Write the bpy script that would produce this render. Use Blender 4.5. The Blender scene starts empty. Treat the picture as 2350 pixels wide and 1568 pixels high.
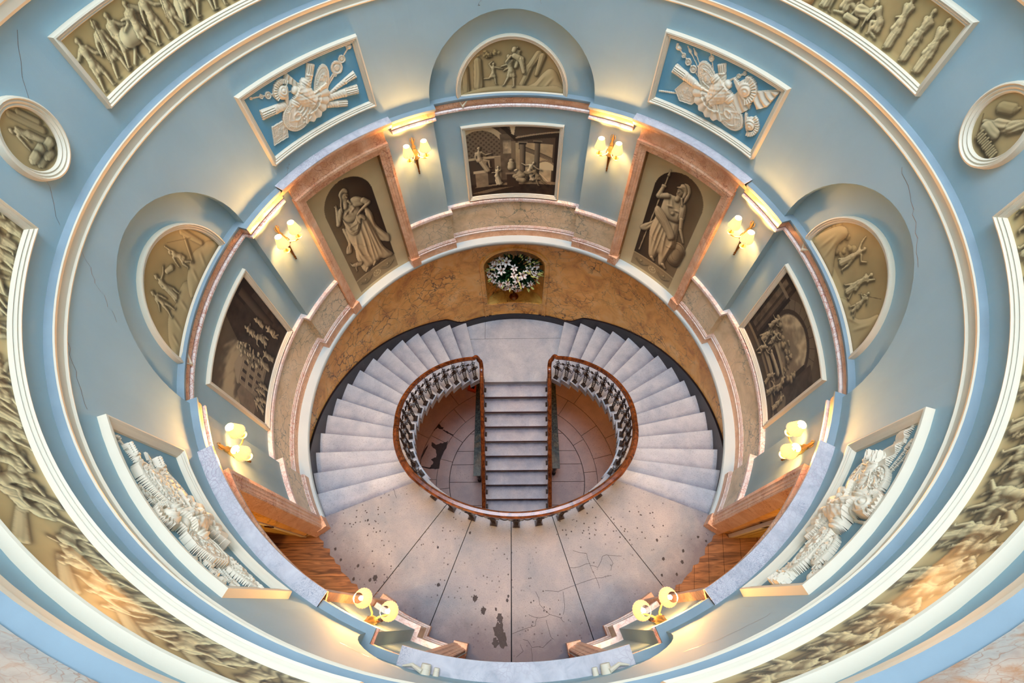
import bpy, math, random
import numpy as np
from mathutils import Vector, Matrix
random.seed(7)
SC = bpy.context.scene
COL = SC.collection
rad, deg = math.radians, math.degrees
RP, RB = 2.68, 2.77          # pier face radius / bay back-wall radius
RLOW = 2.74                  # stair wall radius
ZL2, ZG = -2.56, -4.80       # half landing and ground floor levels (main landing is 0)
RISE = 0.16

def sh(z):                   # the upper walls batter slightly toward the base
    return 0.07*min(1.0, max(0.0, 1-z/2.3))
def W(th, z, r):             # wall coordinates (degrees, metres, metres) to world
    a = rad(th); return (r*math.cos(a), r*math.sin(a)-sh(z), z)
def P0(th, z, r):            # plain cylinder coordinates
    a = rad(th); return (r*math.cos(a), r*math.sin(a), z)

class MB:
    def __init__(s): s.v=[]; s.f=[]; s.m=[]; s.cur=0
    def mat(s,i): s.cur=i; return s
    def add(s, vs, fs):
        o=len(s.v); s.v+= [tuple(v) for v in vs]
        for f in fs: s.f.append([o+i for i in f]); s.m.append(s.cur)
        return s
    def grid(s, rows, close_u=False, close_v=False, flip=False):
        n=len(rows); m=len(rows[0]); vs=[p for r in rows for p in r]; fs=[]
        for i in range(n if close_v else n-1):
            for j in range(m if close_u else m-1):
                a=i*m+j; b=i*m+(j+1)%m; c=((i+1)%n)*m+(j+1)%m; d=((i+1)%n)*m+j
                fs.append([a,d,c,b] if flip else [a,b,c,d])
        return s.add(vs,fs)
    def box(s, x0,x1,y0,y1,z0,z1):
        return s.hexa([(x0,y0,z0),(x1,y0,z0),(x1,y1,z0),(x0,y1,z0),(x0,y0,z1),(x1,y0,z1),(x1,y1,z1),(x0,y1,z1)])
    def hexa(s, p):
        return s.add(p,[[0,3,2,1],[4,5,6,7],[0,1,5,4],[1,2,6,5],[2,3,7,6],[3,0,4,7]])
    def cyl(s, t0,t1,r0,r1,z0,z1,fn=W,step=1.5):
        n=max(2,int(abs(t1-t0)/step)+1); rows=[]
        for i in range(n+1):
            t=t0+(t1-t0)*i/n
            rows.append([fn(t,z0,r0),fn(t,z0,r1),fn(t,z1,r1),fn(t,z1,r0)])
        s.grid(rows,close_u=True); k=len(s.v)
        o=k-4*(n+1); s.add([],[]); s.f.append([o,o+1,o+2,o+3]); s.m.append(s.cur)
        s.f.append([k-1,k-2,k-3,k-4]); s.m.append(s.cur); return s
    def prism(s, pts, z0, z1):
        n=len(pts); vs=[(x,y,z0) for x,y in pts]+[(x,y,z1) for x,y in pts]
        return s.add(vs,[list(range(n-1,-1,-1)),list(range(n,2*n))]+[[i,(i+1)%n,n+(i+1)%n,n+i] for i in range(n)])
    def tube(s, pts, r, n=8, cap=True, ry=None):
        pts=[Vector(p) for p in pts]; rows=[]; N=len(pts)
        up=Vector((0,0,1)); prev=None
        for i,p in enumerate(pts):
            d=(pts[min(i+1,N-1)]-pts[max(i-1,0)]).normalized()
            a=d.cross(up)
            if a.length<1e-3: a=prev if prev is not None else Vector((1,0,0))
            a=a.normalized()
            if prev is not None and a.dot(prev)<0: a=-a
            prev=a; b=a.cross(d).normalized()
            rr=r[i] if isinstance(r,(list,tuple)) else r; r2=rr if ry is None else ry
            rows.append([p+a*rr*math.cos(2*math.pi*k/n)+b*r2*math.sin(2*math.pi*k/n) for k in range(n)])
        s.grid(rows,close_u=True)
        if cap:
            o=len(s.v)-N*n
            s.f.append([o+k for k in range(n)]); s.m.append(s.cur)
            s.f.append([o+(N-1)*n+k for k in range(n-1,-1,-1)]); s.m.append(s.cur)
        return s
    def lathe(s, prof, c=(0,0,0), n=16, axis=None, pleat=0):
        rows=[]
        M=axis if axis is not None else Matrix.Identity(3)
        for r,z in prof:
            row=[]
            for k in range(n):
                rr=r*(1+(pleat if k%2 else -pleat)); a=2*math.pi*k/n
                row.append(Vector(c)+M@Vector((rr*math.cos(a),rr*math.sin(a),z)))
            rows.append(row)
        return s.grid(rows,close_u=True)
    def build(s, name, mats, parent=None, smooth=False, loc=None):
        me=bpy.data.meshes.new(name); 
        vs=s.v
        if loc is not None: vs=[(v[0]-loc[0],v[1]-loc[1],v[2]-loc[2]) for v in vs]
        me.from_pydata([tuple(v) for v in vs],[],s.f)
        if not isinstance(mats,(list,tuple)): mats=[mats]
        for m in mats: me.materials.append(m)
        if len(mats)>1: me.polygons.foreach_set('material_index', s.m)
        if smooth is True: me.polygons.foreach_set('use_smooth',[True]*len(me.polygons))
        me.update()
        if smooth=='auto': me.polygons.foreach_set('use_smooth',[True]*len(me.polygons)); me.set_sharp_from_angle(angle=rad(35))
        o=bpy.data.objects.new(name,me); COL.objects.link(o)
        if loc is not None and parent is None: o.location=loc
        if parent is not None: o.parent=parent
        return o

def tag(o,label,cat,group=None):
    o['label']=label; o['category']=cat
    if group: o['group']=group
    return o
def thing(name,label,cat,loc=(0,0,0),rz=0,group=None):
    o=bpy.data.objects.new(name,None); COL.objects.link(o); o.location=loc; o.rotation_euler=(0,0,rz)
    o.empty_display_size=.1
    return tag(o,label,cat,group)
def struct(o,label=None):
    o['kind']='structure'
    if label: o['label']=label
    return o
def dup(root,loc=None,rz=None,label=None):
    r=root.copy(); COL.objects.link(r)
    if loc is not None: r.location=loc
    if rz is not None: r.rotation_euler=(0,0,rz)
    if label: r['label']=label
    for ch in list(root.children):
        c=ch.copy(); COL.objects.link(c); c.parent=r
        for g in ch.children:
            d=g.copy(); COL.objects.link(d); d.parent=c
    return r

def miter(path, closed=False):
    n=len(path); out=[]
    for i in range(n):
        p=path[i]
        a=path[i-1] if (i>0 or closed) else None
        b=path[(i+1)%n] if (i<n-1 or closed) else None
        def nrm(u,v):
            dx,dy=v[0]-u[0],v[1]-u[1]; L=math.hypot(dx,dy) or 1e-9
            return (-dy/L,dx/L)
        if a is None: m=nrm(p,b)
        elif b is None: m=nrm(a,p)
        else:
            n1=nrm(a,p); n2=nrm(p,b); x,y=n1[0]+n2[0],n1[1]+n2[1]
            L=math.hypot(x,y) or 1e-9; x/=L; y/=L
            c=max(.35,x*n1[0]+y*n1[1]); m=(x/c,y/c)
        out.append(m)
    return out

def plan_sweep(mb, pol, prof, fn_shift=True, closed=False):
    """pol: list of (theta deg, radius) in increasing theta; prof: (offset inward, z)."""
    path=[(r*math.cos(rad(t)), r*math.sin(rad(t))) for t,r in pol]
    ms=miter(path,closed); rows=[]
    for (x,y),(mx,my) in zip(path,ms):
        rows.append([(x+mx*o, y+my*o-(sh(z) if fn_shift else 0), z) for o,z in prof])
    mb.grid(rows,close_v=closed)
    if not closed:
        n=len(rows); m=len(prof); k=len(mb.v)-n*m
        mb.f.append([k+j for j in range(m-1,-1,-1)]); mb.m.append(mb.cur)
        mb.f.append([k+(n-1)*m+j for j in range(m)]); mb.m.append(mb.cur)
    return mb
def arc(t0,t1,r,step=1.5):
    n=max(1,int(round(abs(t1-t0)/step))); return [(t0+(t1-t0)*i/n,r) for i in range(n+1)]

def wall_uv(thc, R, fn=W):
    """map (u right seen from inside, v up = z, h toward the viewer) to world"""
    def f(u,v,h): return fn(thc-deg(u/R), v, R-h)
    return f
def frame_sweep(mb, path, prof, f, closed=True, back=0.0):
    """path: (u,v) list, counter-clockwise; prof: (d outward from path, h)."""
    ms=miter(path,closed); rows=[]
    for (u,v),(mx,my) in zip(path,ms):
        rows.append([f(u-mx*d, v-my*d, h) for d,h in prof])
    mb.grid(rows,close_v=closed,flip=True)
    if not closed:
        n=len(rows); m=len(prof); k=len(mb.v)-n*m
        mb.f.append([k+j for j in range(m-1,-1,-1)]); mb.m.append(mb.cur)
        mb.f.append([k+(n-1)*m+j for j in range(m)]); mb.m.append(mb.cur)
    return mb
def dens(pts, closed=True, step=.07):
    out=[]; n=len(pts)
    for i in range(n if closed else n-1):
        a=pts[i]; b=pts[(i+1)%n]; L=math.dist(a,b); k=max(1,int(L/step))
        for j in range(k): out.append((a[0]+(b[0]-a[0])*j/k, a[1]+(b[1]-a[1])*j/k))
    if not closed: out.append(pts[-1])
    return out

# ------------------------------------------------------------------ materials
def srgb(r,g,b):
    c=[x/255 for x in (r,g,b)]
    return tuple((x/12.92 if x<=.04045 else ((x+.055)/1.055)**2.4) for x in c)+(1,)
class NT:
    def __init__(s,name,rough=.6,metal=0,spec=.4):
        s.m=bpy.data.materials.new(name); s.m.use_nodes=True; s.t=s.m.node_tree; s.t.nodes.clear()
        s.out=s.n('ShaderNodeOutputMaterial'); s.b=s.n('ShaderNodeBsdfPrincipled')
        s.b.inputs['Roughness'].default_value=rough; s.b.inputs['Metallic'].default_value=metal
        s.b.inputs['Specular IOR Level'].default_value=spec
        s.l(s.b.outputs[0],s.out.inputs[0])
        s.co=s.n('ShaderNodeTexCoord').outputs['Object']
    def n(s,t): return s.t.nodes.new(t)
    def l(s,a,b): s.t.links.new(a,b)
    def noise(s,sc,det=4,dist=0,co=None,rough=.5):
        x=s.n('ShaderNodeTexNoise'); x.inputs['Scale'].default_value=sc; x.inputs['Detail'].default_value=det
        x.inputs['Distortion'].default_value=dist; x.inputs['Roughness'].default_value=rough
        s.l(co or s.co,x.inputs['Vector']); return x.outputs[0]
    def voro(s,sc,feat='F1',co=None):
        x=s.n('ShaderNodeTexVoronoi'); x.feature=feat; x.inputs['Scale'].default_value=sc
        s.l(co or s.co,x.inputs['Vector']); return x.outputs['Distance']
    def ramp(s,src,stops,interp='LINEAR'):
        x=s.n('ShaderNodeValToRGB'); x.color_ramp.interpolation=interp; e=x.color_ramp.elements
        while len(e)<len(stops): e.new(.5)
        for i,(p,c) in enumerate(stops): e[i].position=p; e[i].color=c if len(c)==4 else tuple(c)+(1,)
        s.l(src,x.inputs[0]); return x.outputs[0]
    def mix(s,fac,a,b,mode='MIX'):
        x=s.n('ShaderNodeMix'); x.data_type='RGBA'; x.blend_type=mode
        for k,v in (('Factor',fac),('A',a),('B',b)):
            i=[q for q in x.inputs if q.name==k and (q.type=='RGBA' if k!='Factor' else q.type=='VALUE')][0]
            if isinstance(v,(int,float)): i.default_value=v
            elif isinstance(v,tuple): i.default_value=v
            else: s.l(v,i)
        return [q for q in x.outputs if q.type=='RGBA'][0]
    def warp(s,sc,amt):
        nz=s.n('ShaderNodeTexNoise'); nz.inputs['Scale'].default_value=sc; nz.inputs['Detail'].default_value=4; s.l(s.co,nz.inputs['Vector'])
        m=s.n('ShaderNodeVectorMath'); m.operation='SCALE'; m.inputs['Scale'].default_value=amt; s.l(nz.outputs['Color'],m.inputs[0])
        a=s.n('ShaderNodeVectorMath'); a.operation='ADD'; s.l(s.co,a.inputs[0]); s.l(m.outputs[0],a.inputs[1]); return a.outputs[0]
    def bump(s,src,st=.3,d=.01):
        x=s.n('ShaderNodeBump'); x.inputs['Strength'].default_value=st; x.inputs['Distance'].default_value=d
        s.l(src,x.inputs['Height']); s.l(x.outputs[0],s.b.inputs['Normal'])
    def col(s,c):
        if isinstance(c,tuple): s.b.inputs['Base Color'].default_value=c
        else: s.l(c,s.b.inputs['Base Color'])
        return s.m
BLK=(0,0,0,1); WHT=(1,1,1,1)
def plaster(name,c,amp=.93,rough=.75):
    t=NT(name,rough); c2=tuple(x*amp for x in c[:3])+(1,)
    k=t.ramp(t.noise(2.2,5,.4),[(.35,c2),(.65,c)]); t.bump(t.noise(160,2),.05,.004); return t.col(k)
def marble(name,stops,vein,vsc=5,vw=.03,nsc=3,rough=.35,warp=.5,vein2=None):
    t=NT(name,rough); co=t.warp(3.0,warp)
    base=t.ramp(t.noise(nsc,6,.8,rough=.6),stops)
    v=t.ramp(t.voro(vsc,'DISTANCE_TO_EDGE',co),[(0,WHT),(vw,BLK)])
    msk=t.ramp(t.noise(1.7,3),[(.42,BLK),(.62,WHT)])
    f=t.mix(1.0,v,msk,'MULTIPLY'); c=t.mix(f,base,vein)
    if vein2:
        co2=t.warp(5,.35); v2=t.ramp(t.voro(vsc*2.2,'DISTANCE_TO_EDGE',co2),[(0,WHT),(vw*.7,BLK)])
        m2=t.ramp(t.noise(2.6,3,.3),[(.5,BLK),(.6,WHT)]); c=t.mix(t.mix(1.0,v2,m2,'MULTIPLY'),c,vein2)
    return t.col(c)
def stone(name,c1,c2,dark,pit=.12,pscale=26,seedoff=0,rough=.6):
    t=NT(name,rough)
    base=t.ramp(t.noise(2.4,6,.3,rough=.65),[(.35,c1),(.68,c2)])
    fine=t.ramp(t.noise(95,4,rough=.7),[(.34,srgb(130,122,122)),(.46,WHT)]); base=t.mix(.45,base,t.mix(1.0,base,fine,'MULTIPLY'))
    pv=t.ramp(t.voro(pscale),[(pit,WHT),(pit+.05,BLK)])
    pm=t.ramp(t.noise(1.6,3),[(.44,BLK),(.58,WHT)])
    c=t.mix(t.mix(1.0,pv,pm,'MULTIPLY'),base,dark)
    t.bump(t.noise(40,4),.15,.004); return t.col(c)
M={}
M['blue']=plaster('pale_blue_paint',srgb(156,182,189))
M['cream']=plaster('cream_paint',srgb(226,212,186),.96,.55)
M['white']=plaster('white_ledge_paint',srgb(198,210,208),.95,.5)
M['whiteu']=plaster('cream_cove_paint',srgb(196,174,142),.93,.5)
M['dust']=plaster('dusty_blue_paint',srgb(140,158,166),.8)
M['panel']=plaster('panel_blue_paint',srgb(104,160,184),.9)
M['panel2']=plaster('panel_grey_blue_paint',srgb(124,158,168),.9)
M['niche']=plaster('cream_niche_panel_paint',srgb(196,178,136),.92)
M['yellow']=plaster('yellow_cream_paint',srgb(205,172,96),.9,.5)
M['dark']=plaster('dark_room_paint',srgb(70,55,45))
M['sienna']=marble('sienna_marble',[(.25,srgb(196,124,52)),(.5,srgb(242,182,92)),(.78,srgb(248,208,140))],srgb(70,44,34),5,.05,3.2,.28,.45,srgb(84,56,46))
M['sienna2']=marble('yellow_sienna_marble',[(.3,srgb(150,104,40)),(.55,srgb(210,168,84)),(.8,srgb(226,196,120))],srgb(90,60,34),4,.02,2.5,.3,.6)
M['pink']=marble('pink_marble',[(.3,srgb(206,150,112)),(.55,srgb(230,184,146)),(.8,srgb(240,210,184))],srgb(160,84,58),16,.035,6,.35,.3,srgb(170,90,66))
M['pinkw']=marble('pale_pink_marble',[(.3,srgb(214,176,158)),(.5,srgb(236,216,204)),(.8,srgb(244,234,226))],srgb(196,120,96),22,.08,20,.4,.25)
M['green']=marble('green_veined_marble',[(.3,srgb(190,170,132)),(.5,srgb(226,204,168)),(.75,srgb(236,220,190))],srgb(98,116,104),6,.045,2.6,.35,.6,srgb(120,132,118))
M['hood']=marble('dusty_grey_pink_marble',[(.3,srgb(170,168,172)),(.5,srgb(194,188,190)),(.75,srgb(208,202,202))],srgb(170,156,164),30,.10,9,.7,.3,srgb(136,138,150))
M['stone']=stone('worn_landing_stone',srgb(134,140,148),srgb(166,163,164),srgb(62,56,58),.14,20)
M['step']=stone('step_stone',srgb(164,160,162),srgb(190,182,176),srgb(92,88,92),.10,30)
M['step2']=stone('straight_flight_stone',srgb(160,156,162),srgb(190,178,174),srgb(104,100,106),.10,34)
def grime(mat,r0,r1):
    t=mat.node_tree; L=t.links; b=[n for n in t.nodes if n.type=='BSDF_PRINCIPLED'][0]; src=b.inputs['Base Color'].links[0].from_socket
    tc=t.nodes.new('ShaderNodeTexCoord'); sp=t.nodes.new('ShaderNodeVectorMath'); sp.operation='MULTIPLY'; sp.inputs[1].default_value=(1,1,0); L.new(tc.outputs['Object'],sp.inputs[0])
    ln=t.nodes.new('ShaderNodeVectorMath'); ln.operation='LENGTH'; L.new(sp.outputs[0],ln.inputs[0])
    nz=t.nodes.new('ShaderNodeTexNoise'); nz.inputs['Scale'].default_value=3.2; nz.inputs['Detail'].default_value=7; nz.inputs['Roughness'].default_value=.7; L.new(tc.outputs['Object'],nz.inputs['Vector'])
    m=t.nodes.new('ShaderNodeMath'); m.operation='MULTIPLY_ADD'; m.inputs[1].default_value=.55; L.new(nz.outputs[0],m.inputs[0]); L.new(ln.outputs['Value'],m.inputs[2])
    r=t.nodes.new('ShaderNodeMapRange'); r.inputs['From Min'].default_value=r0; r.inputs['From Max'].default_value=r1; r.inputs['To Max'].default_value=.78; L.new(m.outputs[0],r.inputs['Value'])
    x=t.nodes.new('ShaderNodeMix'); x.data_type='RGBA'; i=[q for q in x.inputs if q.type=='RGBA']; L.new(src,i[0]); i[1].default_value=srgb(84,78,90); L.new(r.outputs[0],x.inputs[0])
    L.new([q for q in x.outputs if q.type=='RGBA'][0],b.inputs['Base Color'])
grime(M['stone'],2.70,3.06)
M['floor']=stone('ground_floor_stone',srgb(170,160,160),srgb(196,182,176),srgb(60,52,52),.10,24)
M['riser']=stone('riser_stone',srgb(110,84,86),srgb(136,108,108),srgb(70,52,54),.1,24)
M['dirt']=stone('dark_bedding',srgb(38,34,36),srgb(62,56,58),srgb(20,18,20),.2,60)
M['black']=marble('black_marble',[(.3,srgb(20,15,20)),(.7,srgb(40,32,40))],srgb(64,56,62),5,.02,3,.3)
M['marbtop']=marble('cream_marble_with_rusty_flecks',[(.35,srgb(206,190,176)),(.5,srgb(226,214,198)),(.62,srgb(214,160,120)),(.72,srgb(228,214,198))],srgb(200,140,104),30,.05,7,.6,.5)
M['darkgreen']=marble('dark_green_marble',[(.35,srgb(30,38,38)),(.55,srgb(66,80,78)),(.75,srgb(112,120,100))],srgb(20,24,22),26,.06,24,.25,.2)
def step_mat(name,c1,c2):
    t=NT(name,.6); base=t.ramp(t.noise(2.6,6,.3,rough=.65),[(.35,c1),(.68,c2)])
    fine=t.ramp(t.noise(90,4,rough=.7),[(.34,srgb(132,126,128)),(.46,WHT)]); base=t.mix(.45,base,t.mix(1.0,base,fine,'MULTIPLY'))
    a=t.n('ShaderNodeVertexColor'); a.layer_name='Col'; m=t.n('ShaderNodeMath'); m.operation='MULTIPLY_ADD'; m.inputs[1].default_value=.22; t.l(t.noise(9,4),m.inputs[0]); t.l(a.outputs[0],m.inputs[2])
    g=t.ramp(m.outputs[0],[(.06,srgb(112,106,116)),(.24,srgb(200,196,202)),(.5,srgb(240,238,240)),(1.0,WHT)])  # corner shade and dirt painted into the tread colour, fading toward the nosing
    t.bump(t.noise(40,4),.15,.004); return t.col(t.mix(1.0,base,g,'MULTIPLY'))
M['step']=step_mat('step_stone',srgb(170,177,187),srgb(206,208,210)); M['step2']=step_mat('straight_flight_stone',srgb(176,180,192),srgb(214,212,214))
def simple(name,c,rough=.5,metal=0,emi=None,es=0):
    t=NT(name,rough,metal); 
    if emi: t.b.inputs['Emission Color'].default_value=emi; t.b.inputs['Emission Strength'].default_value=es
    return t.col(c)
M['iron']=simple('dark_bronze_iron',srgb(62,50,44),.42,.7)
M['lead']=simple('grey_rosette_metal',srgb(120,122,128),.5,.5)
M['brass']=simple('gilt_brass',srgb(236,200,120),.35,.8)
M['oldbrass']=simple('dark_brass',srgb(140,96,48),.35,.9)
M['vase']=simple('polished_bronze',srgb(120,72,40),.18,.95)
M['red']=simple('red_paint',srgb(220,24,12),.5)
M['blackm']=simple('black_metal',srgb(24,20,18),.4,.6)
M['leaf']=simple('dark_green_leaf',srgb(30,70,36),.5)
M['bud']=simple('pale_green_bud',srgb(196,206,120),.5)
M['petal']=simple('white_lily_petal',srgb(244,242,236),.5)
M['orange']=simple('orange_wood',srgb(190,84,30),.5)
def wood(name,c1,c2,sc=(3,60,60),rough=.3):
    t=NT(name,rough); mp=t.n('ShaderNodeMapping'); mp.inputs['Scale'].default_value=sc; t.l(t.co,mp.inputs['Vector'])
    return t.col(t.ramp(t.noise(1,4,1.5,co=mp.outputs[0]),[(.3,c1),(.7,c2)]))
M['rail']=wood('mahogany_rail',srgb(64,26,12),srgb(150,80,38),(9,9,9),.16)
M['boards']=wood('old_oak_boards',srgb(84,54,36),srgb(164,112,72),(3,26,3),.35)
def shade_mat():
    t=NT('pleated_lamp_shade',.8); w=t.n('ShaderNodeTexWave'); 
    t.b.inputs['Emission Strength'].default_value=1.0
    tr=t.n('ShaderNodeBsdfTranslucent'); tr.inputs['Color'].default_value=srgb(190,168,130); ms=t.n('ShaderNodeMixShader')
    ms.inputs[0].default_value=.6; t.b.inputs['Emission Color'].default_value=srgb(255,234,190); t.b.inputs['Emission Strength'].default_value=.5
    t.l(t.b.outputs[0],ms.inputs[1]); t.l(tr.outputs[0],ms.inputs[2]); t.l(ms.outputs[0],t.out.inputs[0]); return t.col(srgb(250,240,214))
M['shade']=shade_mat()
M['bulb']=simple('lit_bulb',WHT,.5,0,srgb(255,226,170),40)
def vcol(name,rough=.6):
    t=NT(name,rough,0,.25); a=t.n('ShaderNodeVertexColor'); a.layer_name='Col'; return t.col(a.outputs[0])
M['canvas']=vcol('grisaille_oil_canvas',.45)
ARCH_C=[90.0,182.3,270.0,357.7]; AH=19.9
ZS, AR = 2.36, 0.87
ST_C=[136.1,43.9]; DR_C=[227.1,312.9]
OPH, OPZ = 10.9, 1.97        # half angle and height of the doors and statue recesses
def archz(t):
    for c in ARCH_C:
        d=((t-c+180)%360)-180
        if abs(d)<=AH: return ZS+AR*math.sqrt(max(0,1-(math.sin(rad(d))/math.sin(rad(AH)))**2))
    return None
def lin(a,b,step):
    n=max(1,int(math.ceil(abs(b-a)/step))); return [a+(b-a)*i/n for i in range(n+1)]

# ---- drum wall above the landing
ZTOP=13.0
wd=MB()
ang=[]
for c in ARCH_C:
    ang+=[c+AH*math.sin(math.pi/2*x) for x in [i/14 for i in range(-14,15)]]
cuts=sorted([(c+360)%360 for c in ang]+[(c+s*OPH)%360 for c in ST_C+DR_C for s in(-1,1)]+[x*3.0 for x in range(120)])
cuts=[c for i,c in enumerate(cuts) if i==0 or c-cuts[i-1]>.02]
N=len(cuts)
def inopen(t):
    return any(abs(((t-c+180)%360)-180)<OPH-.01 for c in ST_C+DR_C)
def inbay(t): return any(abs(((t-c+180)%360)-180)<AH-.01 for c in ARCH_C)
for i in range(N):
    a=cuts[i]; b=cuts[(i+1)%N]+(360 if i==N-1 else 0); m=(a+b)/2
    if inbay(m):
        za=archz(a); zb=archz(b); za=ZS if za is None else za; zb=ZS if zb is None else zb
        wd.add([W(a,za,RP),W(b,zb,RP),W(b,3.6,RP),W(a,3.6,RP),W(b,ZTOP,RP),W(a,ZTOP,RP)],[[0,1,2,3],[3,2,4,5]])
    else:
        z0=OPZ if inopen(m) else 0.0
        zz=[z0,2.3,3.6,ZTOP]
        wd.grid([[W(a,z,RP) for z in zz],[W(b,z,RP) for z in zz]],flip=True)
for c in ST_C:          # reveals of the openings
    r1=2.80
    for s in(-1,1):
        wd.add([W(c+s*OPH,0,RP),W(c+s*OPH,0,r1),W(c+s*OPH,OPZ,r1),W(c+s*OPH,OPZ,RP)],[[0,1,2,3]])
    wd.grid([[W(t,OPZ,RP),W(t,OPZ,r1)] for t in lin(c-OPH,c+OPH,2)])
wall_drum=struct(wd.build('wall_drum',M['blue']),'pale blue plaster drum wall above the landing')

# ---- arched bays
for nm,c in zip(('far','left','front','right'),ARCH_C):
    b=MB(); th=[c+AH*math.sin(math.pi/2*x) for x in [i/14 for i in range(-14,15)]]
    if nm=='front':
        for t0,t1,z0 in((c-AH-.3,c-10.4,0),(c-10.4,c+10.4,OPZ),(c+10.4,c+AH+.3,0)):
            b.grid([[W(t,z,RB) for z in(z0,2.3,3.4)] for t in lin(t0,t1,1.5)],flip=True)
    else:
        b.grid([[W(t,z,RB) for z in(0,2.3,3.4)] for t in lin(c-AH-.3,c+AH+.3,1.5)],flip=True)
    rows=[[W(c-AH,0,RP),W(c-AH,0,RB+.01)],[W(c-AH,ZS,RP),W(c-AH,ZS,RB+.01)]]
    b.grid(rows)
    rows=[[W(c+AH,0,RP),W(c+AH,0,RB+.01)],[W(c+AH,ZS,RP),W(c+AH,ZS,RB+.01)]]
    b.grid(rows,flip=True)
    b.grid([[W(t,(archz(t) or ZS),RP),W(t,(archz(t) or ZS),RB+.01)] for t in th])
    struct(b.build('wall_'+nm,M['blue'],smooth=False),'pale blue back wall of the %s arched recess'%nm)

# ---- mouldings that follow the plan of piers and recesses
def planpath(t0,t1):
    """RP on the piers and RB in the bays between two angles"""
    ev=[]
    for k in(-360,0,360):
        for c in ARCH_C: ev+=[(c+k-AH,'in'),(c+k+AH,'out')]
    ev=sorted(e for e in ev if t0<e[0]<t1)
    def st(t): return RB if inbay(t) else RP
    out=[]; cur=t0
    for e,_ in ev+[(t1,None)]:
        out+=arc(cur,e,st((cur+e)/2)); cur=e
    return out
SEG_STR=[(59.4,120.6),(151.6,211.6),(242.6,255.4),(284.6,297.4),(328.4,388.4)]
SEG_DADO=[(57.6,122.4),(149.8,213.3),(240.9,257.0),(283.0,299.1),(326.7,390.2)]
s=MB()
for a,b_ in SEG_STR:
    p=planpath(a,b_)
    s.mat(0); plan_sweep(s,p,[(0,2.14),(.02,2.14),(.034,2.155),(.034,2.175),(.022,2.185),(0,2.185)])
    s.mat(1); plan_sweep(s,p,[(0,2.185),(.015,2.19),(.024,2.205),(.029,2.235),(.029,2.265),(0,2.265)])
    s.mat(2); plan_sweep(s,p,[(0,2.265),(.036,2.27),(.044,2.285),(.044,2.305),(0,2.325)])
struct(s.build('trim_1',[M['pinkw'],M['pink'],M['dust']],smooth='auto'),'pink marble string course at the foot of the arches')
s=MB()
for a,b_ in SEG_DADO: plan_sweep(s,planpath(a,b_),[(0,0),(.028,0),(.028,.115),(0,.115)])
struct(s.build('baseboard_1',M['pink'],smooth='auto'),'pink marble skirting block')
s=MB()
for a,b_ in SEG_DADO: plan_sweep(s,planpath(a,b_),[(0,.115),(.030,.115),(.032,.135),(.024,.14),(.022,.16),(.027,.17),(.018,.185),(.016,.20),(0,.205)])
struct(s.build('trim_2',M['pinkw'],smooth='auto'),'white and pink moulding on the skirting')
s=MB()
for a,b_ in SEG_DADO: plan_sweep(s,planpath(a,b_),[(0,.2),(.012,.2),(.012,.69),(0,.69)])
struct(s.build('trim_3',M['green'],smooth='auto'),'green veined marble dado')
s=MB()
for a,b_ in SEG_DADO: plan_sweep(s,planpath(a,b_),[(0,.68),(.026,.685),(.042,.70),(.046,.72),(.042,.745),(0,.75)])
struct(s.build('trim_4',M['pinkw'],smooth='auto'),'speckled pink marble dado rail')

# ---- ring mouldings of the upper wall
s=MB(); R0=arc(0,360,RP,2)[:-1]
plan_sweep(s,R0,[(0,3.465),(.018,3.468),(.022,3.478),(.012,3.486),(.012,3.535),(.022,3.545),(.030,3.556),(.034,3.572),(.028,3.578)],closed=True)
s.mat(1); plan_sweep(s,R0,[(.028,3.578),(0,3.60)],closed=True)
struct(s.build('trim_5',[M['cream'],M['dust']],smooth='auto'),'cream ring moulding round the drum above the arches')
s=MB(); plan_sweep(s,R0,[(0,4.365),(.03,4.37),(.05,4.39),(.052,4.435),(.060,4.445),(.060,4.465)],closed=True)
s.mat(1); plan_sweep(s,R0,[(.060,4.465),(0,4.50)],closed=True)
struct(s.build('trim_6',[M['cream'],M['dust']],smooth='auto'),'cream ring moulding above the painted friezes')
s=MB(); plan_sweep(s,R0,[(0,4.49),(.03,4.50),(.03,4.74),(.06,4.76),(.06,4.82),(0,4.84)],closed=True)
struct(s.build('trim_7',M['marbtop'],smooth='auto'),'pale pink marble band at the foot of the upper storey')

# ---- cream ledge over the stair wall
s=MB(); lp=arc(-33.3,213.3,2.80,1.5)
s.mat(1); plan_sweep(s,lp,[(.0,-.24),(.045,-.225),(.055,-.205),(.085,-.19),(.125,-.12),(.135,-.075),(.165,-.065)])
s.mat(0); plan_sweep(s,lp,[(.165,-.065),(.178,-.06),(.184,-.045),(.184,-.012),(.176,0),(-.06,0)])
struct(s.build('trim_8',[M['white'],M['whiteu']],smooth='auto'),'white painted ledge on top of the orange marble stair wall')

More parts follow.
